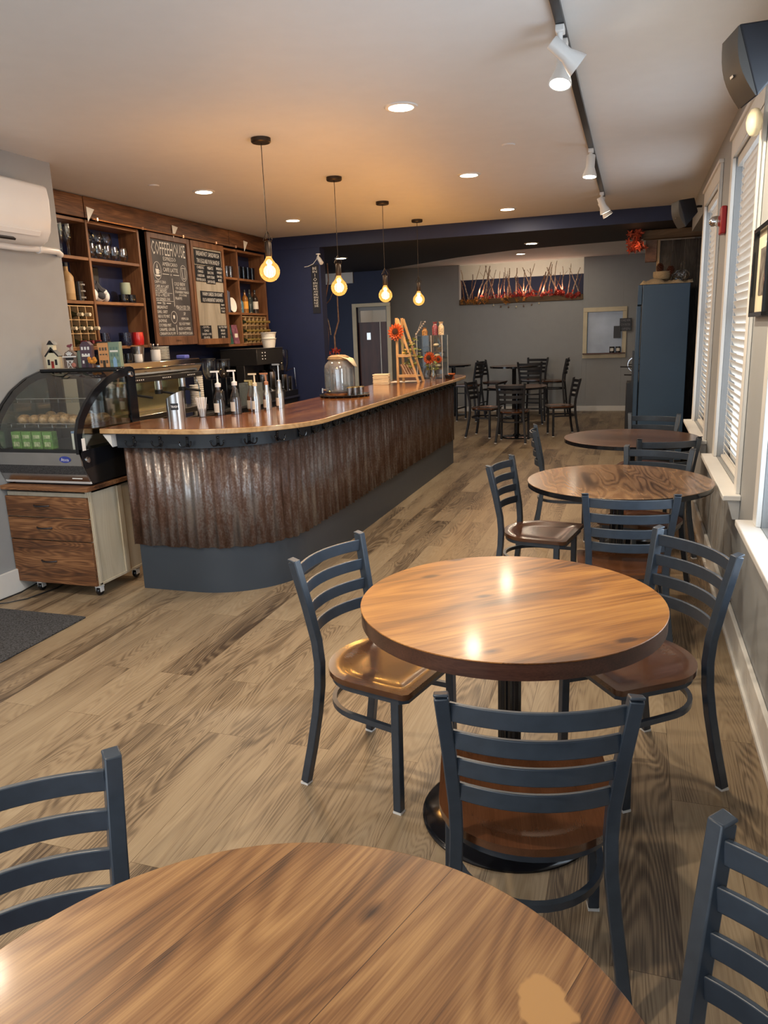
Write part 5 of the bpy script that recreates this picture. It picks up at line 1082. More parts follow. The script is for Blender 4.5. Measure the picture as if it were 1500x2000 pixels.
house('toy_house', 'sage green wooden toy shop with a blue door on the pastry case', -3.240, 0.084, 0.160, (0.20, 0.28, 0.21), M['black'], 'green')
t2 = thing('toy_tree', 'small orange toy autumn tree between the purple and orange houses', 'toy tree', (-3.40, 4.205, HZ)); s = MB(); s.cyl((0, 0), 0.005, 0, 0.03, 8); s.build('trunk', M['twig'], t2); s = MB()
for q in range(7): s.ball((0.022*math.cos(q*.9), 0.004*math.sin(q), 0.045 + 0.012*math.sin(q*2)), (0.016, 0.010, 0.014), 8, 6)
s.build('crown', plain('autumn_orange', (0.55, 0.22, 0.03), 0.7, var=0.4, scale=80), t2)

# ------------------------------------------------------------------ floor mat, cable
s = MB(); s.box(-0.395, 0.395, -1.1, 1.1, 0.0005, 0.011); mt_ = plain('charcoal_mat_fibre', (0.050, 0.050, 0.054), 0.95, var=0.9, scale=110, bump=0.8); o = s.build('floor_mat', mt_, None, 0.004); o.location = (-3.44, 2.33, 0); tag(o, 'speckled charcoal door mat on the floor at the left edge', 'mat')
s = MB(); s.tube([(-3.79, 3.50, 0.006), (-3.74, 3.52, 0.006), (-3.66, 3.62, 0.006), (-3.62, 3.85, 0.006), (-3.66, 4.1, 0.006)], 0.004, 6); s.tube([(-3.815, 3.3, 0.05), (-3.81, 3.45, 0.01), (-3.79, 3.50, 0.006)], 0.004, 6)
s.tube([(-3.815, 3.55, 0.006), (-3.80, 3.72, 0.006), (-3.79, 3.9, 0.03)], 0.004, 6); o = s.build('power_cable', M['black'], None); tag(o, 'black power cable on the floor under the drawer cart', 'cable')

# ------------------------------------------------------------------ espresso machine and back counter things (counter top z = 0.87)
BZ = 0.8705
t = thing('espresso_machine', 'long chrome three-group espresso machine behind the bar', 'espresso machine', (-4.20, 5.86, BZ))
s = MB(); YZ2 = Matrix(((1, 0, 0, 0), (0, 0, 1, 0), (0, 1, 0, 0), (0, 0, 0, 1)))
s.prism([(-0.24, 0.07), (0.03, 0.07), (0.03, 0.42), (0.20, 0.43), (0.245, 0.50), (0.22, 0.555), (-0.24, 0.555)], -0.60, 0.60, YZ2); s.build('body', M['chrome'], t, 0.008)
s = MB(); s.box(0.205, 0.240, -0.59, 0.59, 0.385, 0.43); s.build('control_strip', M['black'], t, 0.004)
s = MB()
for g in (-0.40, -0.0, 0.40):
    for q in range(5): s.cbox((0.2415, g - 0.06 + 0.028*q, 0.408), (0.002, 0.010, 0.010))
s.build('button', M['white'], t)
s = MB(); s.box(0.0305, 0.036, -0.55, 0.55, 0.12, 0.38); s.build('splash_panel', plain('reflection_tinted_steel', (0.62, 0.60, 0.36), 0.2, 0.8), t)  # yellow-green reflection is put into the steel colour
s = MB(); s.box(0.03, 0.27, -0.60, 0.60, 0.065, 0.115); s.build('drip_tray', M['steel'], t, 0.004)
for g in (-0.38, 0.0, 0.38):
    s = MB(); s.cyl((0.14, g), 0.035, 0.30, 0.385, 18); gr = s.build('group_head', M['chrome'], t)
    s = MB(); s.cyl((0.14, g), 0.036, 0.262, 0.298, 18); s.tube([(0.17, g, 0.28), (0.31, g + 0.04, 0.255)], 0.011, 8); s.build('portafilter', M['black'], gr)
for sg in (-1, 1):
    s = MB(); s.tube([(0.19, sg*0.54, 0.385), (0.22, sg*0.54, 0.30), (0.23, sg*0.54, 0.16)], 0.006, 8); s.build('steam_wand', M['chrome'], t)
for (x, y) in ((-0.2, -0.55), (-0.2, 0.55), (0.2, -0.55), (0.2, 0.55)): s = MB(); s.cyl((x, y), 0.022, 0, 0.068, 12); s.build('foot', M['black'], t)
TOPZ = BZ + 0.5555
bm2 = mug('cup', M['blackgloss'], 0.040, 0.075, ''); place_copies(bm2, [(-4.10, y, TOPZ) for y in (5.32, 5.42, 5.52)] + [(-4.22, y, TOPZ) for y in (5.30, 5.42, 5.54)], 'black cups on the espresso machine', 'black cup at the left end on top of the espresso machine')
wm = mug('cup', M['white'], 0.036, 0.065, 'white cup on its own on the espresso machine beside the black cups'); wm.location = (-4.08, 5.64, TOPZ); wm.rotation_euler = (0, 0, 1.2)
s = MB(); s.lathe([(0.045, 0), (0.060, 0.13), (0.056, 0.13), (0.042, 0.005), (0, 0.004)], 20, cap=False); o = s.build('steel_pitcher', M['steel']); o.location = (-4.15, 5.74, TOPZ); tag(o, 'brushed steel pitcher on the espresso machine left of the spoon mug', 'pitcher')
wm = mug('mug', M['white'], 0.043, 0.095, 'white mug full of spoons on the espresso machine'); wm.location = (-4.06, 5.87, TOPZ)
for q in range(5):
    s = MB(); a = q * 1.25; s.tube([(0.01*math.cos(a), 0.01*math.sin(a), 0.02), (0.03*math.cos(a), 0.03*math.sin(a), 0.12)], 0.0025, 5); s.ball((0.033*math.cos(a), 0.033*math.sin(a), 0.135), (0.008, 0.010, 0.016), 8, 6); o = s.build('spoon', [M['steel'], M['twig']][q % 2]); o.location = (-4.06, 5.87, TOPZ); tag(o, ['steel', 'brown wooden'][q % 2] + ' spoon standing in the white mug', 'spoon', 'spoons in the white mug, ' + ['steel', 'wooden'][q % 2])
s = MB(); s.lathe([(0, 0), (0.05, 0.0), (0.082, 0.007), (0.082, 0.009), (0.05, 0.004), (0, 0.004)], 26); pl = s.build('saucer', M['paper']); pl['category'] = 'plate'
place_copies(pl, [(-4.14, 6.06, TOPZ + 0.011*k) for k in range(11)], 'stack of saucers on the espresso machine', 'cream saucer in the stack on the espresso machine')
s = MB(); s.box(-0.05, 0.05, -0.04, 0.04, 0, 0.035); o = s.build('folded_cloth', plain('blue_cloth', (0.10, 0.12, 0.45), 0.8), None, 0.01, 3); o.location = (-4.06, 6.30, TOPZ); tag(o, 'blue and white folded cloth on the right end of the espresso machine', 'cloth')
# cup stacks
s = MB(); s.lathe([(0.030, 0), (0.043, 0.105), (0.0455, 0.108), (0.043, 0.111), (0.041, 0.109), (0.028, 0.003), (0, 0.003)], 20, cap=False); pc = s.build('paper_cup', M['paper']); pc['category'] = 'cup'
L3 = [(-4.16, 6.60), (-4.20, 6.76)]
for k, (x, y) in enumerate(L3):
    src = pc if k == 0 else pc.copy()
    if k: COL.objects.link(src)
    place_copies(src, [(x, y, BZ + 0.022*q) for q in range(9 + 4*k)], ['paper cups stacked right of the espresso machine', 'taller stack of paper cups'][k], ['white paper cup in the nearer stack right of the espresso machine', 'white paper cup in the taller stack behind the nearer one'][k])
def grinder(x, y, label, h=0.52):
    t = thing('coffee_grinder', label, 'coffee grinder', (x, y, BZ))
    s = MB(); s.cbox((0, 0, 0.012), (0.24, 0.16, 0.024)); s.cbox((-0.03, 0, 0.17), (0.14, 0.13, 0.30)); s.cbox((0.04, 0, 0.28), (0.10, 0.10, 0.08)); s.build('body', M['blackgloss'], t, 0.008)
    s = MB(); s.lathe([(0.035, 0.32), (0.07, 0.38), (0.075, h - 0.02), (0.07, h)], 20, (-0.02, 0, 0), cap=False); s.build('bean_hopper', M['glassware'], t)
    s = MB(); s.lathe([(0, h + 0.001), (0.076, h + 0.001), (0.076, h + 0.012), (0, h + 0.014)], 20, (-0.02, 0, 0), cap=False); s.build('hopper_lid', M['black'], t)
    s = MB(); s.tube([(0.06, 0, 0.20), (0.12, 0, 0.19)], 0.014, 10); s.cbox((0.085, 0.0, 0.14), (0.07, 0.07, 0.10)); s.build('dosing_chamber', M['chrome'], t, 0.004)
grinder(-4.22, 7.05, 'black coffee grinder below the menu board'); grinder(-4.22, 7.35, 'second black coffee grinder, right of the first, below the shelf', 0.50)
s = MB(); s.box(-0.11, 0.11, -0.07, 0.07, 0, 0.24); s.box(-0.105, 0.105, -0.073, -0.07, 0.01, 0.2); o = s.build('clear_bin', glass('frosted_bin', (0.75, 0.8, 0.8), 0.8, 0.1, 0.1, 0.25, (0.6, 0.65, 0.65)), None, 0.004); o.location = (-4.05, 7.58, BZ); tag(o, 'clear plastic bin left of the twin coffee brewer', 'bin')
t = thing('coffee_brewer', 'dark commercial coffee brewer below the right shelf, white tub on top', 'coffee brewer', (-4.28, 8.14, BZ))
s = MB(); s.box(-0.25, 0.22, -0.34, 0.34, 0.0, 0.10); s.box(-0.25, -0.05, -0.34, 0.34, 0.10, 0.42); s.box(-0.25, 0.22, -0.34, 0.34, 0.42, 0.60); s.box(-0.25, 0.05, -0.34, -0.1, 0.1, 0.42); s.build('housing', plain('dark_brewer_steel', (0.035, 0.033, 0.032), 0.35, 0.5), t, 0.006)
s = MB()
for r in range(3):
    for q in range(2): s.ball((0.222, -0.21 + 0.07*q, 0.555 - 0.035*r), 0.007, 8, 6)
s.build('indicator', M['white'], t)
s = MB(); s.box(-0.25, 0.225, -0.345, 0.345, 0.60, 0.607); s.build('top_edge', M['steel'], t)
for y in (0.0, 0.22):
    s = MB(); s.cyl((0.10, y), 0.06, 0.101, 0.32, 20); s.lathe([(0.05, 0.32), (0.03, 0.35), (0, 0.35)], 18, (0.10, y, 0)); u = s.build('coffee_urn', M['chrome'], t)
    s = MB(); s.tube([(0.16, y, 0.14), (0.19, y, 0.14), (0.195, y, 0.12)], 0.008, 8); s.build('tap', M['black'], u)
t = thing('coffee_brewer', 'tall black and chrome brewer with glass top against the navy corner', 'coffee brewer', (-4.25, 8.72, BZ))
s = MB(); s.box(-0.2, 0.16, -0.18, 0.2, 0, 0.07); s.box(-0.2, -0.02, -0.18, 0.2, 0.07, 0.5); s.build('housing', M['blackgloss'], t, 0.006)
s = MB(); s.cyl((0.08, -0.05), 0.06, 0.07, 0.27, 18); s.cyl((0.08, 0.11), 0.05, 0.07, 0.24, 18); s.build('carafe', M['chrome'], t)
s = MB(); s.lathe([(0.05, 0.32), (0.075, 0.40), (0.078, 0.56), (0.07, 0.57)], 18, (0.06, 0.0, 0), cap=False); s.build('glass_funnel', M['glassware'], t)
s = MB(); s.tube([(0.02, 0.17, 0.30), (0.14, 0.17, 0.34), (0.15, 0.17, 0.10)], 0.008, 8); s.build('spout', M['chrome'], t)
t2 = thing('cup_stack', 'cream stacked tubs on top of the dark coffee brewer', 'tub', (-4.18, 8.36, BZ + 0.6075))
for q in range(2):
    s = MB(); s.lathe([(0.070, 0.07*q), (0.088 + .004*q, 0.10 + 0.07*q), (0.095 + .004*q, 0.103 + 0.07*q), (0.095 + .004*q, 0.108 + 0.07*q), (0.085, 0.108 + 0.07*q)], 24, cap=(q == 0)); s.build('tub', M['paper'], t2)

# ------------------------------------------------------------------ on the bar worktop
t = thing('trash_bin', 'slanted brushed-steel countertop bin labelled TRASH', 'bin', (-2.875, 4.32, TZ))
s = MB(); n = 32; v = []; f = []
for k in range(n):
    a = 2*PI*k/n; x, y = 0.060*math.cos(a), 0.060*math.sin(a); v += [(x, y, 0.0), (x, y, 0.165 + 0.030*(x/0.06)), (x*.95, y*.95, 0.165 + 0.030*(x/0.06)), (x*.95, y*.95, 0.01)]
for k in range(n):
    a, b_ = 4*k, 4*((k+1) % n); f += [(a, b_, b_+1, a+1), (a+1, b_+1, b_+2, a+2), (a+2, b_+2, b_+3, a+3)]
f.append(tuple(4*k for k in range(n))[::-1]); f.append(tuple(4*k+3 for k in range(n)))
s.add(v, f, True); s.build('body', M['steel'], t, ang=40)
s = MB(); v = []; f = []
dx_, dy_ = -0.30, -0.954; aa = -1.12
for k in range(9):
    a = aa - 0.42 + 0.84*k/8; x, y = 0.0612*math.cos(a), 0.0612*math.sin(a); v += [(x, y, 0.075), (x, y, 0.118)]
for k in range(8): f.append((2*k, 2*k+2, 2*k+3, 2*k+1))
s.add(v, f, True); lb = s.build('label', M['black'], t)
s = MB()
for k, ch in enumerate('TRASH'):
    a = aa - 0.30 + 0.15*k; nx, ny = math.cos(a), math.sin(a); text(s, ch, (0.0618*nx, 0.0618*ny, 0.097), (-ny, nx, 0), (0, 0, 1), 0.015, None, 'C', 0.0)
s.build('lettering', M['white'], lb)
random.seed(3); sp = None; pts = []
for k in range(16): pts.append((k, random.uniform(0, 2*PI), random.uniform(0.3, 1)))
s = MB(); s.lathe([(0, 0), (0.026, 0.0), (0.030, 0.06), (0.028, 0.06), (0.024, 0.004), (0, 0.004)], 20, cap=False); o = s.build('straw_cup', M['glassware']); o.location = (-2.80, 4.52, TZ); tag(o, 'small glass holding white straws on the bar', 'glass')
s = MB(); s.tube([(0, 0, 0), (0, 0, 0.13)], 0.0036, 6); sp = s.build('straw', M['white']); sp['category'] = 'straw'
for i, (k, a, r) in enumerate(pts):
    o = sp if i == 0 else copy_tree(sp); o['label'] = 'white paper straw fanned out in the glass next to the steel bin'; o['group'] = 'white straws in the glass'
    o.location = (-2.80 + 0.020*r*math.cos(a), 4.52 + 0.020*r*math.sin(a), TZ + 0.006); o.rotation_euler = (-0.18*r*math.sin(a), 0.18*r*math.cos(a), 0)
def pump_bottle(x, y, label, liquid, r=0.036, h=0.19, ph=0.105, pm=None, rz=0.0, lab=True, metal=None):
    t = thing('pump_bottle', label, 'pump bottle', (x, y, TZ), rz)
    pm = pm or M['white']
    if metal: s = MB(); s.lathe([(0, 0), (r, 0.001), (r, h*.55), (r*.95, h*.62), (r*.62, h*.78), (r*.60, h*.98), (0, h)], 22); s.build('bottle_body', metal, t)
    else:
        s = MB(); s.lathe([(0, 0), (r, 0.001), (r*1.02, h*.45), (r*.88, h*.62), (r*.42, h*.84), (r*.38, h*1.0), (0, h)], 22); s.build('bottle_body', M['glassware'], t)
        s = MB(); s.lathe([(0, 0.003), (r*.94, 0.003), (r*.95, h*.44), (r*.85, h*.55), (0, h*.55)], 20, cap=False); s.build('syrup', liquid, t)
    s = MB(); s.lathe([(r*.50, h*.97), (r*.52, h + .018), (r*.22, h + .022), (0.006, h + .03), (0.0055, h + ph*.85), (0, h + ph*.85)], 16, cap=False)
    s.cbox((-0.016, 0, h + ph*.90), (0.060, 0.014, 0.011)); s.build('pump', pm, t, 0)
    if lab:
        s = MB(); v = []; f = []
        for k in range(9):
            a = -PI/2 - 0.55 - 0.3 + 1.1*k/8; v += [(r*1.035*math.cos(a), r*1.035*math.sin(a), h*.10), (r*1.035*math.cos(a), r*1.035*math.sin(a), h*.42)]
        for k in range(8): f.append((2*k, 2*k+2, 2*k+3, 2*k+1))
        s.add(v, f, True); s.build('paper_label', lblw, t)
    return t
pump_bottle(-2.745, 4.66, 'pump bottle of very dark syrup with a white pump, beside the straws', plain('dark_syrup', (0.02, 0.008, 0.005), 0.1), 0.040, 0.20, 0.11, rz=0.2)
pump_bottle(-2.655, 4.73, 'clear pump bottle with a tall white pump and white labels', plain('clear_brown_syrup', (0.10, 0.07, 0.06), 0.15), 0.038, 0.205, 0.105, rz=0.1)
pump_bottle(-2.63, 4.92, 'amber syrup bottle with a brass cap behind the white pumps', plain('amber_syrup', (0.35, 0.09, 0.015), 0.12), 0.034, 0.19, 0.03, plain('brass_cap', (0.62, 0.50, 0.22), 0.3, 0.6), lab=True)
pump_bottle(-2.575, 4.88, 'steel pump bottle with a cream pump, left of the three', None, 0.031, 0.185, 0.09, M['cream'], metal=M['steel'])
pump_bottle(-2.545, 5.00, 'steel pump bottle with a copper-brown pump, in the middle of the three', None, 0.031, 0.185, 0.085, plain('copper_pump', (0.40, 0.18, 0.09), 0.4), metal=M['steel'])
pump_bottle(-2.505, 5.13, 'steel pump bottle with a thin metal spout, right of the three', None, 0.031, 0.185, 0.15, M['steel'], metal=M['steel'])
# tray with water jar and small glasses
t = thing('serving_tray', 'round black metal tray under the water jar', 'tray', (-2.36, 6.10, TZ))
s = MB(); s.lathe([(0, 0.008), (0.195, 0.008), (0.215, 0.022), (0.218, 0.020), (0.200, 0.003), (0, 0.003)], 48, cap=False); s.build('plate', M['black'], t)
s = MB()
for k in range(20): a = 2*PI*k/20; s.ball((0.205*math.cos(a), 0.205*math.sin(a), 0.006), (0.012, 0.012, 0.006), 8, 4)
s.build('scalloped_rim', M['black'], t)
s = MB(); s.lathe([(0, 0), (0.135, 0), (0.14, 0.004), (0.14, 0.022), (0, 0.022)], 36); o = s.build('wood_round', M['counter']); o.location = (-2.43, 6.17, TZ + 0.0085); tag(o, 'wooden round block under the big water jar', 'wooden board')
t = thing('water_jar', 'big ribbed glass water jar with cloth-tied lid on the bar', 'jar', (-2.43, 6.17, TZ + 0.031))
n = 60; s = MB(); v = []; f = []; pr = [(0.110, 0.0), (0.125, 0.012), (0.128, 0.05), (0.128, 0.20), (0.122, 0.235), (0.095, 0.268), (0.082, 0.278), (0.082, 0.30)]
for (r, z) in pr:
    for k in range(n):
        rr = r * (1 + (0.008 if (k % 2 and 0.02 < z < 0.23) else 0)); v.append((rr*math.cos(2*PI*k/n), rr*math.sin(2*PI*k/n), z))
for q in range(len(pr)-1):
    for k in range(n): f.append((q*n+k, q*n+(k+1) % n, (q+1)*n+(k+1) % n, (q+1)*n+k))
f.append(tuple(range(n-1, -1, -1))); s.add(v, f, True); s.build('glass_jar', glass('ribbed_jar_glass', (0.86, 0.90, 0.92), 1.3, 0.06, 0.22, 0.25, (0.62, 0.68, 0.74)), t)
s = MB(); s.lathe([(0, 0.001), (0.118, 0.003), (0.120, 0.16), (0, 0.161)], 32, cap=False); s.build('water', glass('water', (0.80, 0.87, 0.90), 0.6, 0.02, 0.05), t)
s = MB(); s.lathe([(0.088, 0.272), (0.092, 0.285), (0.090, 0.305), (0.06, 0.318), (0, 0.322)], 28, cap=False); s.tube([(0.092*math.cos(a_*.3), 0.092*math.sin(a_*.3), 0.288) for a_ in range(21)], 0.006, 6, closed=True); s.build('lid', M['burlap'], t)
s = MB(); s.add([(0.02, -0.07, 0.318), (0.02, 0.06, 0.318), (0.11, 0.07, 0.286), (0.11, -0.075, 0.286), (0.165, -0.05, 0.225), (0.160, 0.03, 0.215)], [(0, 1, 2, 3), (3, 2, 5, 4)], True); cl = s.build('cloth_tail', M['cream'], t); so = cl.modifiers.new('thick', 'SOLIDIFY'); so.thickness = 0.006
s = MB(); s.tube([(-0.09, -0.09, 0.03), (-0.115, -0.115, 0.03)], 0.009, 8); s.tube([(-0.115, -0.115, 0.045), (-0.115, -0.115, 0.005)], 0.007, 8); s.build('spigot', M['chrome'], t)
s = MB(); s.lathe([(0.0, 0.0), (0.017, 0.001), (0.022, 0.075), (0.0205, 0.075), (0.0155, 0.004), (0, 0.004)], 14, cap=False); g = s.build('shot_glass', M['glassware']); g['category'] = 'glass'
s = MB(); s.lathe([(0.0222, 0.072), (0.0222, 0.078), (0.0205, 0.078)], 14, cap=False); s.build('gold_rim', plain('gold_rim', (0.6, 0.45, 0.2), 0.3, 0.8), g)
gp = [(-2.265 + 0.0455*i - 0.01*j, 5.965 + 0.047*j, TZ + 0.0085) for j in range(4) for i in range(3)]
gp = [p for p in gp if math.dist(p[:2], (-2.36, 6.10)) < 0.19 and math.dist(p[:2], (-2.43, 6.17)) > 0.163]
place_copies(g, gp, 'small glasses on the tray', 'small gold-rimmed glass on the black tray beside the water jar')
# napkins
t = thing('napkin_stack', 'stack of cream napkins with a leaf print on the bar', 'napkins', (-2.50, 7.55, TZ), 0.2)
s = MB()
for k in range(9): s.cbox((0.0015*math.sin(k*2.1), 0.002*math.cos(k*1.7), 0.006 + 0.012*k), (0.165, 0.165, 0.0105), 0.04*math.sin(k*3))
s.build('napkins', M['cream'], t, 0.003)
s = MB(); s.cbox((-0.05, -0.06, 0.003), (0.30, 0.20, 0.003)); 
o = s.build('paper_sheet', M['paper'], None); o.location = (-2.33, 7.55, TZ); tag(o, 'white paper sheet lying under the edge of the napkins and wooden stand', 'paper')
o.location = (-2.30, 7.98, TZ - 0.001)
# wooden ladder stand with bundles of sticks
t = thing('ladder_stand', 'small pine A-frame stand holding honey sticks and a sunflower', 'display stand', (-2.24, 7.80, TZ))
for y in (-0.10, 0.10):
    s = MB(); s.cbox((-0.125, y, 0.335), (0.026, 0.018, 0.67)); s.build('upright', M['palewood'], t, 0.002)
    s = MB(); dx = 0.26; s.cbox((0.0, y - 0.019, 0.325), (0.026, 0.018, 0.70), 0, 0, -math.atan2(dx*.8, 0.66)); s.v = [(x, yy, max(z, 0.0005)) for x, yy, z in s.v]; s.build('slanted_leg', M['palewood'], t, 0.002)
for (z, x0, x1) in ((0.06, -0.112, 0.075), (0.27, -0.112, 0.02)):
    s = MB(); s.box(x0, x1, -0.13, 0.11, z, z + 0.014); s.box(x0, x1, -0.131, -0.117, z + .014, z + 0.03); s.build('tray_shelf', M['palewood'], t, 0.002)
st_ = None; q = 0
for k in range(14):
    c = [(0.25, 0.12, 0.06), (0.55, 0.42, 0.32)][k % 2]
    if k < 2: s = MB(); s.tube([(0, 0, 0), (-0.06, 0, 0.115)], 0.0045, 6); o = s.build('honey_stick', plain('stick_%s' % 'ab'[k], c, 0.4)); (st_ := (st_ or []) + [o])
    else: o = st_[k % 2].copy(); COL.objects.link(o)
    o.location = (-2.24 - 0.04 + 0.0145*(k % 7), 7.80 - 0.10 + 0.04*(k // 7), TZ + 0.079); tag(o, ['dark', 'pale'][k % 2] + ' honey stick leaning on the lower shelf of the pine stand', 'honey stick', ['dark', 'pale'][k % 2] + ' honey sticks')
# flowers
def petal(mb, c, a, L, w, tilt, M0):
    mt_ = M0 @ Matrix.Rotation(a, 4, 'Z') @ Matrix.Rotation(-tilt, 4, 'Y')
    P = [(0.15*L, 0, 0), (0.45*L, -w/2, 0.004), (0.45*L, w/2, 0.004), (0.8*L, -w*.36, 0.0), (0.8*L, w*.36, 0.0), (L, 0, -0.004), (0.45*L, 0, -0.003), (0.8*L, 0, -0.006)]
    mb.add(P, [(0, 1, 6), (0, 6, 2), (1, 3, 7, 6), (6, 7, 4, 2), (3, 5, 7), (7, 5, 4)], True, mt_)
def flower(name, label, loc, R, face, stem_to=None, stemmat=None):
    t = thing(name, label, 'flower', loc); q = Vector(face).normalized().to_track_quat('Z', 'Y').to_matrix().to_4x4()
    s = MB()
    for ringi, (L, n, tl) in enumerate(((1.0, 15, 0.12), (0.85, 13, 0.45), (0.62, 11, 0.8))):
        for k in range(n): petal(s, None, 2*PI*k/n + ringi*.2, R*L, R*.36, tl, q)
    s.build('petals', M['orange'], t)
    s = MB(); s.ball((0, 0, R*.30), (R*.36, R*.36, R*.16), 14, 6, q); s.build('flower_centre', plain('seed_brown', (0.035, 0.012, 0.008), 0.9, var=0.5, scale=200, bump=0.6), t)
    if stem_to: s = MB(); e = Vector(stem_to) - Vector(loc); s.tube([(-0.004*face[0], 0, -0.005), tuple(e*0.5 + Vector((0, 0, 0.01))), tuple(e)], 0.003, 6); s.build('stem', M['green'], t)
    return t
flower('sunflower', 'big orange artificial sunflower on top of the pine stand', (-2.36, 7.66, 1.60), 0.095, (-0.1, -1, 0.15), (-2.27, 7.72, 1.36))
def leafy(name, label, loc, pts, col, r=0.03, kind=None):
    s = MB()
    for p in pts:
        mt_ = Matrix.Translation(p) @ Matrix.Rotation(random.uniform(0, 6), 4, 'Z') @ Matrix.Rotation(random.uniform(-1, 1), 4, 'X'); L = r*random.uniform(.7, 1.3)
        s.add([(0, 0, 0), (L*.5, -L*.35, .003), (L, 0, 0), (L*.5, L*.35, .003)], [(0, 1, 2, 3)], False, mt_)
    o = s.build(name, col); o.location = loc; return o
random.seed(5)
o = leafy('greenery', '', (-2.22, 7.70, TZ), [(random.uniform(-.08, .08), random.uniform(-.03, .03), random.uniform(.16, .46)) for _ in range(90)], M['green'], 0.05); tag(o, 'green leaves hanging beneath the big sunflower on the pine stand', 'leaves', None, 'stuff')
s = MB()
for (a, b_) in (((-0.03, 0, 0.285), (0.0, 0, 0.36)), ((0.02, 0.02, 0.285), (0.03, 0, 0.34))): s.ball(a, 0.024, 10, 6); s.ball((a[0] + .012, a[1], a[2] + .03), 0.014, 8, 6)
o = s.build('gourd', plain('yellow_gourd', (0.72, 0.50, 0.14), 0.5)); o.location = (-2.28, 7.76, TZ + 0.025); tag(o, 'yellow gourds on the upper shelf of the pine stand', 'gourd')
t = thing('vase', 'clear ribbed glass vase at the foot of the pine stand', 'vase', (-2.08, 8.08, TZ)); s = MB(); s.lathe([(0, 0), (0.035, 0.0), (0.042, 0.05), (0.030, 0.10), (0.036, 0.13), (0.034, 0.13), (0.028, 0.10), (0.040, 0.05), (0, 0.005)], 20, cap=False); s.build('glass_body', M['glassware'], t)
flower('sunflower', 'orange artificial sunflower in the vase before the acrylic case', (-2.11, 8.05, TZ + 0.24), 0.075, (-0.2, -1, 0.2), (-2.08, 8.08, TZ + 0.02))
flower('flower', 'small red and white artificial flower right of the lower sunflower', (-2.01, 8.05, TZ + 0.225), 0.045, (0.1, -1, 0.1), (-2.08, 8.08, TZ + 0.02))
o = leafy('greenery', '', (-2.08, 8.08, TZ), [(random.uniform(-.07, .07), random.uniform(-.04, .04), random.uniform(.11, .26)) for _ in range(50)], M['green'], 0.04); tag(o, 'green leaves in the vase under the lower sunflower', 'leaves', None, 'stuff')
s = MB(); 
for k in range(7): s.tube([(0, 0, 0.30), (0.05 + 0.012*k, -0.02 + .01*k, 0.42 + 0.035*k), (0.08 + 0.014*k, -0.03 + .01*k, 0.50 + 0.02*k)], 0.0025, 5); s.ball((0.08 + 0.014*k, -0.03 + .01*k, 0.50 + 0.02*k), 0.010, 6, 4)
o = s.build('berry_spray', plain('silvery_berries', (0.35, 0.33, 0.33), 0.5, var=0.5, scale=60)); o.location = (-2.27, 7.85, TZ); tag(o, 'grey-white berry sprig at the top of the pine stand', 'sprig')
t = thing('acrylic_case', 'clear acrylic treat case with shelves at the far end of the bar', 'display case', (-2.17, 8.42, TZ))
s = MB(); w_ = 0.145; s.box(-w_, w_, -.13, .13, 0, 0.004); s.box(-w_, w_, -.13, .13, 0.476, 0.480); s.box(-w_, -w_+.004, -.13, .13, .004, .476); s.box(w_-.004, w_, -.13, .13, .004, .476); s.box(-w_+.004, w_-.004, .126, .13, .004, .476); s.build('clear_box', glass('acrylic', (0.82, 0.88, 0.92), 1.2, 0.03, 0.12, 0.10, (0.5, 0.55, 0.6)), t)
for z in (0.12, 0.235, 0.35): s = MB(); s.box(-w_+.005, w_-.005, -.125, .125, z, z+.004); s.build('clear_shelf', M['glassware'], t)
s = MB(); 
for (x, y) in ((-w_, -.13), (w_, -.13), (0.02, -.13), (-w_, .13), (w_, .13)): s.cbox((x, y, .24), (.005, .005, .48))
s.build('edge_strip', M['paper'], t)
for k, (x, z, lab) in enumerate([(0.05, 0.355, 'pale macaron in the top right of the acrylic case'), (0.06, 0.24, 'pale cookie on the middle shelf of the acrylic case'), (0.07, 0.125, 'pale cookie on the lowest shelf of the acrylic case')]):
    s = MB(); s.ball((0, 0, 0.018), (0.035, 0.03, 0.018), 12, 6); o = s.build('cookie', M['cream']); o.location = (-2.17 + x, 8.40, TZ + z + 0.0); tag(o, lab, 'cookie')
for k, (x, h_, c_, lab) in enumerate([(-0.085, 0.085, (0.42, 0.22, 0.08), 'small gold treat bag on the left of the acrylic case top'), (0.035, 0.145, (0.25, 0.06, 0.08), 'maroon treat bag in the middle on top of the acrylic case'), (0.105, 0.145, (0.70, 0.48, 0.30), 'golden ribboned treat bag at the right on top of the acrylic case')]):
    t2 = thing('treat_bag', lab, 'bag', (-2.17 + x, 8.42, TZ + 0.4805)); s = MB(); s.lathe([(0, 0), (0.032, 0.0), (0.034, h_*.6), (0.016, h_*.8), (0.028, h_), (0, h_*.9)], 12); s.build('bag', plain('treat_%s' % 'abc'[k], c_, 0.3, var=0.6, scale=60), t2)
    s = MB(); s.lathe([(0.017, h_*.78), (0.020, h_*.80), (0.017, h_*.82)], 12, cap=False); s.build('ribbon', M['paper'], t2)
s = MB(); s.lathe([(0, 0), (0.035, 0), (0.05, 0.04), (0.047, 0.04), (0.032, 0.005), (0, 0.005)], 20, cap=False); o = s.build('bowl', M['black']); o.location = (-1.965, 8.34, TZ); tag(o, 'small black bowl at the foot of the acrylic case', 'bowl')
s = MB(); s.lathe([(0, 0), (0.05, 0), (0.075, 0.035), (0.072, 0.035), (0.047, 0.005), (0, 0.005)], 8, cap=False); o = s.build('basket', plain('orange_weave', (0.55, 0.17, 0.05), 0.7, var=0.3, scale=80)); o.location = (-2.05, 8.72, TZ); tag(o, 'shallow orange basket at the far end of the bar', 'basket')

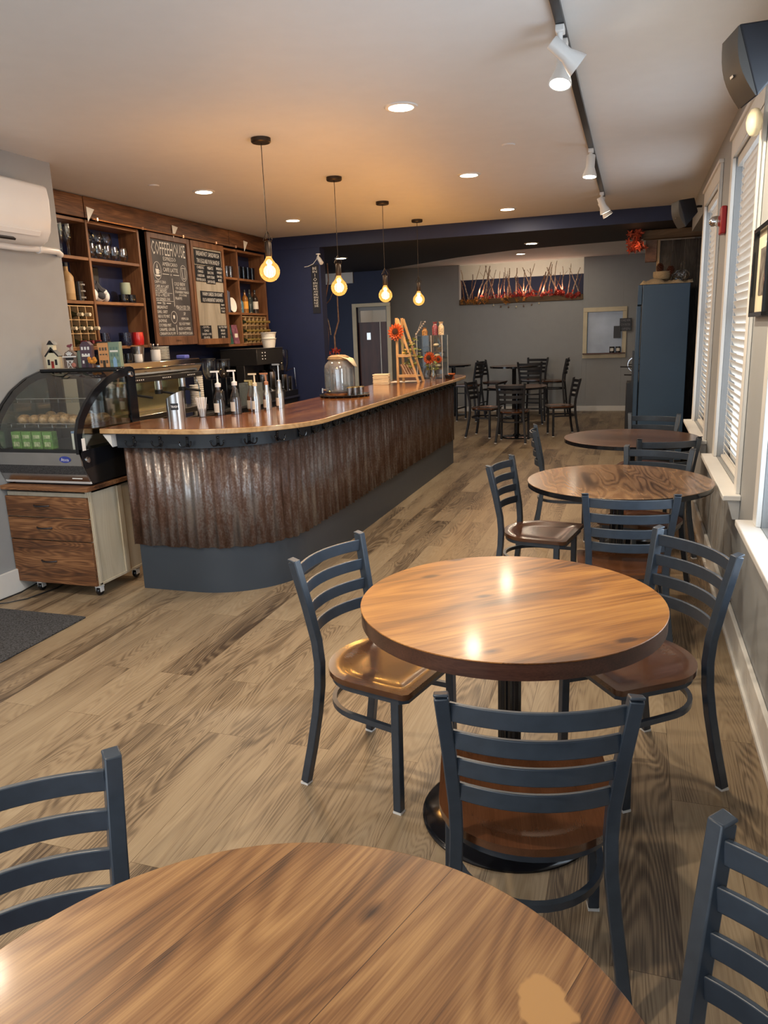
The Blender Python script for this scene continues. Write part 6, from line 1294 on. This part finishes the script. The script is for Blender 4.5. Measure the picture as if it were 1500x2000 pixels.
# ------------------------------------------------------------------ navy end wall: sign, camera, tall branches
t = thing('vertical_sign', 'narrow vertical sign of stacked pale letters on the navy wall end', 'sign', (-3.79, 8.989, 2.43))
s = MB(); s.box(-0.055, 0.045, -0.008, -0.001, -0.56, 0.02); s.build('board', M['navyshaded'], t)
s = MB(); z = 0.0
for ch, h in (('BE', .035), ('IN', .03), ('I', .04), ('O', .05)) + tuple((c, .028) for c in ('EN', 'HE', 'RE', 'AN', 'ME', 'EN', 'RE', 'NE', 'SE')):
    z -= h * 0.5 + 0.006; text(s, ch, (-0.005, -0.0095, z), (1, 0, 0), (0, 0, 1), h*.9, 0.055 if len(ch) > 1 else None, 'C', 0.0); z -= h * 0.5
s.build('lettering', M['chalk'], t)
t = thing('security_camera', 'small white security camera with a trailing cable on the navy wall', 'camera', (-3.73, 8.985, 2.56))
s = MB(); s.cyl((0, -0.02), 0.028, 0.0, 0.014, 16); s.cyl((0, -0.02), 0.009, -0.035, 0.0, 10); s.build('mount', M['white'], t)
s = MB(); s.lathe([(0, -0.05), (0.024, -0.05), (0.026, 0.04), (0, 0.042)], 16, mat=Matrix.Translation((0.03, -0.035, -0.075)) @ Vector((0.55, -0.45, -0.65)).to_track_quat('Z', 'Y').to_matrix().to_4x4()); s.build('camera_body', M['white'], t)
s = MB(); s.tube([(-0.01, -0.012, 0.0), (-0.03, -0.01, -0.05), (-0.08, -0.006, -0.10), (-0.15, -0.006, -0.125), (-0.20, -0.005, -0.13)], 0.004, 6); s.build('cable', M['white'], t)
t = thing('branch_arrangement', 'tall bare branches standing in a dark pot with red leaves behind the bar', 'branches', (-3.80, 9.42, 0))
s = MB(); s.lathe([(0, 0), (0.13, 0), (0.16, 0.5), (0.12, 1.0), (0.14, 1.28), (0.12, 1.28), (0, 1.2)], 20, cap=False); s.build('pot', M['darkwood'], t)
def stick(a, b_, r0, r1, seed, wob=0.04):
    rd = random.Random(seed); A, B_ = Vector(a), Vector(b_); P = []
    for k in range(7): P.append(A.lerp(B_, k/6) + Vector((rd.uniform(-wob, wob), rd.uniform(-wob, wob)*.5, 0)) * (0 if k == 0 else 1))
    return P, r0, r1
for k, (a, b_, r) in enumerate([((-.05, 0, 1.2), (-.02, 0, 2.50), .016), ((.05, 0, 1.2), (.13, .0, 2.35), .014), ((-.09, 0, 1.2), (-.16, 0, 2.45), .009), ((-.12, .03, 1.85), (.13, 0, 2.25), .008), ((.0, .0, 1.6), (-.10, .05, 2.15), .007)]):
    P, r0, r1 = stick(a, b_, r, r*.5, k+3, 0.03); s = MB(); s.tube(P, r, 7, r2=r*.45); s.build('branch', M['twig'] if k < 4 else M['birch'], t)
def maple(mb, p, L, mt0):
    pts = []; 
    for k in range(10):
        a = 2*PI*k/10; rr = L*(1.0 if k % 2 == 0 else 0.45); pts.append(mt0 @ Vector((rr*math.cos(a), rr*math.sin(a), 0.12*L*(1 if k % 4 == 0 else -1))))
    mb.add([Vector(p) + q for q in pts] + [Vector(p)], [(k, (k+1) % 10, 10) for k in range(10)])
def rmat(): return (Matrix.Rotation(random.uniform(0, 6.28), 4, 'Z') @ Matrix.Rotation(random.uniform(0.6, 2.4), 4, 'X') @ Matrix.Rotation(random.uniform(0, 6.28), 4, 'Z'))
random.seed(21); s = MB()
for _ in range(16): maple(s, (random.uniform(-.10, .12), random.uniform(-.16, -.03), random.uniform(1.22, 1.42)), .05, rmat())
s.build('leaves', M['red'], t)

# ------------------------------------------------------------------ opening with birch branches, far wall
t = thing('branch_trough', 'rough wooden trough in the far wall opening, planted with birch branches', 'planter', (-2.13, 15.10, 2.0865))
s = MB(); s.box(-1.182, 1.182, -0.075, 0.09, 0.0, 0.10); s.build('trough', M['barnbeam'], t, 0.006)
random.seed(9)
for k in range(38):
    x = -1.12 + 2.24*(k + .5)/38 + random.uniform(-.03, .03); lean = random.uniform(-.26, .26); top = random.uniform(.58, .73) * (1 if k % 3 else .8)
    P, r0, r1 = stick((x, random.uniform(-.03, .03), 0.08), (max(-1.15, min(1.15, x + lean)), random.uniform(-.05, .04), top), .013, .006, k, .012); s = MB(); rr = random.choice((.010, .014, .018)); s.tube(P, rr, 6, r2=rr*.5)
    if k % 4 == 0: s.tube([P[4], P[4] + Vector((random.choice((-1, 1))*.08, 0, .10))], .004, 5)
    s.build('branch', M['birch'] if k % 3 else M['twig'], t)
s = MB(); s.box(-1.183, -1.150, -0.06, -0.03, 0.10, 0.745); s.build('side_post', M['trim'], t)
s = MB(); random.seed(4)
for _ in range(240):
    x = random.uniform(-.75, 1.14); 
    if x < -.3 and random.random() < .5: continue
    maple(s, (x, random.uniform(-.11, .05), .10 + abs(random.gauss(0, .05)) - (.06 if x > .85 else 0)), random.uniform(.03, .055), rmat())
o = s.build('leaf_garland', M['red']); o.location = (-2.13, 15.10, 2.0855); tag(o, 'red autumn leaf garland lying along the wooden trough', 'garland', None, 'stuff')
s = MB()
for _ in range(42): maple(s, (random.choice((random.uniform(-1.15, -.6), random.uniform(-.35, .15))), -.09 + random.uniform(-.01, .01), random.uniform(.01, .13)), random.uniform(.035, .06), rmat())
o = s.build('leaf_garland', plain('ochre_leaf', (0.45, 0.20, 0.04), 0.7, var=.4, scale=20)); o.location = (-2.13, 15.10, 2.0855); tag(o, 'ochre autumn leaves hanging over the front of the wooden trough', 'garland', None, 'stuff')
for x in (-2.9, -2.5, -2.05, -1.7, -1.35): point('garland_light', (x, 15.06, 2.32), 1.3, (1.0, 0.42, 0.25), 0.03)
area('opening_uplight', (-2.1, 15.6, 2.10), (PI, 0, 0), 2.0, 0.3, 7, (1.0, 0.80, 0.55))
for k, (x, z) in enumerate(((-2.63, 2.055), (-2.49, 2.022), (-2.34, 2.008), (-2.19, 2.005), (-2.05, 2.015), (-1.90, 2.03), (-1.76, 2.05))):
    s = MB(); s.ball((0, 0, 0), (.016, .014, .016), 10, 6); s.tube([(0, 0, .014), (0, 0, .036)], .003, 5)
    o = s.build('hanging_acorn', [M['cream'], M['twig']][k % 3 != 0 and k != 3]); o.location = (x, 15.018, z)
    tag(o, ['leftmost pale acorn ornament hung below the wooden trough', 'second acorn ornament from the left below the wooden trough', 'third acorn ornament from the left below the wooden trough', 'lowest acorn ornament in the middle of the string below the trough', 'fifth acorn ornament from the left below the wooden trough', 'sixth acorn ornament from the left below the wooden trough', 'rightmost acorn ornament on the string below the trough'][k], 'ornament', 'acorn ornaments on a string')
s = MB(); s.tube([(-.56, 0, .075), (-.42, 0, .045), (-.27, 0, .03), (-.13, 0, .027), (.02, 0, .037), (.17, 0, .052), (.31, 0, .075)], .002, 5); o = s.build('string', M['twig']); o.location = (-2.07, 15.018, 2.015); tag(o, 'thin string carrying the acorn ornaments under the wooden trough', 'string')
# hatch signs and jars, socket
def chalk_sign(loc, w, h, lines, label):
    t = thing('chalk_sign', label, 'sign', loc); s = MB(); s.box(-w/2, w/2, -0.008, 0, -h/2, h/2); s.build('board', M['black'], t, 0.002)
    if lines:
        s = MB(); p = h/len(lines)
        for k, l in enumerate(lines): text(s, l, (0, -0.0095, h/2 - p*(k+.5)), (1, 0, 0), (0, 0, 1), p*.55, w*.8, 'C', 0.0)
        s.build('lettering', plain('dim_chalk', (0.30, 0.30, 0.33), .8), t)
chalk_sign((-0.17, 15.02, 1.60), 0.21, 0.23, ['ORDER', 'COUNTER', 'OPEN'], 'black chalk sign hung over the right edge of the serving hatch')
chalk_sign((-0.315, 14.99, 1.47), 0.125, 0.22, [], 'plain black panel hanging inside the serving hatch')
for k, x in enumerate((-0.40, -0.29)):
    t = thing('sauce_jar', ['left dark jar with white label on the hatch ledge', 'right dark jar with white label on the hatch ledge'][k], 'jar', (x, 15.01, 1.0955), 0, 'jars on the hatch ledge'); s = MB(); s.cyl((0, 0), .045, 0, .11, 16); s.build('jar_body', M['black'], t); s = MB(); s.box(-.03, .03, -.048, -.045, .03, .085); s.build('paper_label', M['paper'], t)
s = MB(); s.box(-.035, .035, -.006, -.0005, -.055, .055); o = s.build('wall_socket', M['white'], None, 0.002); o.location = (-1.09, 15.05, 0.38); tag(o, 'white wall socket low on the grey back wall', 'socket')
area('back_room_light', (-1.0, 14.2, 2.83), (0, 0, 0), 0.12, 0.12, 3, WARM, 'DISK')
area('hatch_glow', (-0.54, 14.9, 1.84), (0, 0, 0), 0.4, 0.04, 0.6, (1, .9, .7)) if False else None

# ------------------------------------------------------------------ barnwood panel, refrigerator and what stands on it
t = thing('barnwood_panel', 'weathered barnwood wall panel with an old beam across its top', 'wall panel', (0.5, 9.83, 0))
for k in range(4): s = MB(); x0 = -.255 + .135*k; s.box(x0, x0 + .132, -.03, .0, 0, 2.53); s.build('barn_board', M['barngrey'], t, 0.002)
s = MB(); s.box(-.45, .27, -.14, -.031, 2.545, 2.645); s.build('old_beam', M['barnbeam'], t, 0.006)
s = MB(); s.box(-.29, -.258, -.04, .06, 0, 2.54); s.build('edge_post', M['palewood'], t, 0.003)
s = MB(); s.box(-.42, -.292, -.06, .06, 2.30, 2.54); s.build('wooden_box', M['shelf'], t, 0.003)
t = thing('refrigerator', 'tall slate-blue refrigerator with a dark side gap beside the right wall', 'refrigerator', (0.30, 9.42, 0))
bl = plain('slate_blue_enamel', (0.028, 0.062, 0.115), 0.42, var=0.06, scale=3)
s = MB(); s.box(-.235, .255, -.32, .33, .06, 2.01); s.build('body', bl, t, 0.006)
s = MB(); s.box(-.285, -.240, -.32, .33, 1.80, 2.01); s.build('top_panel', bl, t, 0.004)
s = MB(); s.box(-.295, -.245, -.315, .325, .12, 1.785); d = s.build('door', bl, t, 0.008)
s = MB(); s.box(-.318, -.296, -.30, -.285, .8, 1.3); s.build('door_handle', M['black'], d)
s = MB(); s.box(-.23, .25, -.30, .31, .001, .06); s.build('plinth', M['black'], t)
FT = 2.0105
random.seed(2); s = MB(); v = []; f = []; nx, ny = 15, 9
for j in range(ny):
    for i in range(nx):
        x = -.27 + .55*i/(nx-1); y = -.32 + .5*j/(ny-1); z = .022 + .02*math.sin(i*1.3 + j) + .035*math.exp(-((i-4)/2.5)**2) + random.uniform(-.006, .006)
        if i == 0 or j == 0: z = 0.004
        v.append((x, y, max(.004, z)))
for j in range(ny-1):
    for i in range(nx-1): f.append((j*nx+i, j*nx+i+1, (j+1)*nx+i+1, (j+1)*nx+i))
s.add(v, f, True); o = s.build('burlap_cloth', M['burlap']); so = o.modifiers.new('t', 'SOLIDIFY'); so.thickness = .003; o.location = (.30, 9.42, FT); tag(o, 'crumpled burlap cloth spread on top of the blue refrigerator', 'cloth')
s = MB(); s.lathe([(0, 0), (.085, 0), (.10, .04), (.10, .085), (.09, .085), (0, .05)], 24, cap=False); o = s.build('basket', M['burlap']); o.location = (.27, 9.40, FT + .062); tag(o, 'small burlap-covered basket of pine cones on the refrigerator', 'basket')
def pinecone(loc, label):
    t = thing('pine_cone', label, 'pine cone', loc, 0, 'pine cones on the refrigerator'); s = MB()
    for k in range(9):
        z = .012*k; r = .034*math.sin(PI*(k+1.2)/11)
        for q in range(8): a = q*PI/4 + k*.4; s.ball((r*math.cos(a), r*math.sin(a), z), (.012, .012, .005), 6, 4)
    s.ball((0, 0, .05), (.02, .02, .05), 8, 6); s.build('scales', M['darkwood'], t)
pinecone((.24, 9.38, FT + .135), 'dark pine cone at the left in the burlap basket'); pinecone((.355, 9.36, FT + .10), 'dark pine cone standing right of the burlap basket')
t = thing('glass_pumpkin', 'clear ribbed glass pumpkin with a curly stem on the refrigerator', 'glass pumpkin', (.455, 9.28, FT + .028)); n = 48; s = MB(); v = []; f = []
for q in range(11):
    th = PI*q/10
    for k in range(n):
        a = 2*PI*k/n; rr = .098*math.sin(th)*(1 - .10*abs(math.cos(4*a))**3) + .002; v.append((rr*math.cos(a), rr*math.sin(a), .068 - .066*math.cos(th) - (.012 if q > 8 else 0)))
for q in range(10):
    for k in range(n): f.append((q*n+k, q*n+(k+1) % n, (q+1)*n+(k+1) % n, (q+1)*n+k))
s.add(v, f, True); s.build('glass_body', M['glassware'], t)
s = MB(); s.tube([(0, 0, .12), (0, 0, .165), (.005, 0, .195), (.03, 0, .21), (.04, 0, .19), (.028, 0, .175)], .007, 8); s.build('stem', M['glassware'], t)
# red leaf swag on the beam end
random.seed(13); s = MB()
for _ in range(60): maple(s, (random.gauss(-.035, .045), random.uniform(-.09, .0), random.uniform(2.42, 2.66)), random.uniform(.04, .07), rmat())
for k in range(9): maple(s, (-.05 + .014*k*(1 if k % 2 else -.4), -.05, 2.66 + .014*k), .022, rmat())
o = s.build('leaf_swag', plain('bright_autumn_leaf', (0.36, 0.06, 0.03), 0.5, var=.6, scale=30)); o.location = (0.0, 9.66, 0); tag(o, 'bunch of red and orange autumn leaves hanging at the end of the old beam', 'garland', None, 'stuff')
point('swag_light', (-0.03, 9.52, 2.47), 0.15, (1.0, 0.5, 0.25), 0.02)
# black machine behind the refrigerator
t = thing('hand_mill', 'black cabinet topped by an old wheel-driven mill behind the refrigerator', 'mill', (0.06, 10.12, 0))
s = MB(); s.box(-.14, .12, -.18, .18, .001, .89); s.build('cabinet', M['black'], t, 0.006)
s = MB(); s.tube([(-.04 + .09*math.cos(a*PI/12), 0, 1.10 + .09*math.sin(a*PI/12)) for a in range(24)], .010, 6, closed=True); s.tube([(-.04, 0, 1.01), (-.04, 0, 1.19)], .006, 6); s.tube([(-.13, 0, 1.10), (.05, 0, 1.10)], .006, 6); s.build('wheel', M['chrome'], t)
s = MB(); s.cbox((-.03, .05, .98), (.06, .06, .18)); s.tube([(-.05, -.01, 1.07), (-.22, -.01, 1.075)], .009, 6); s.tube([(-.05, -.01, .97), (-.17, -.01, .975)], .009, 6); s.build('crank', M['black'], t)
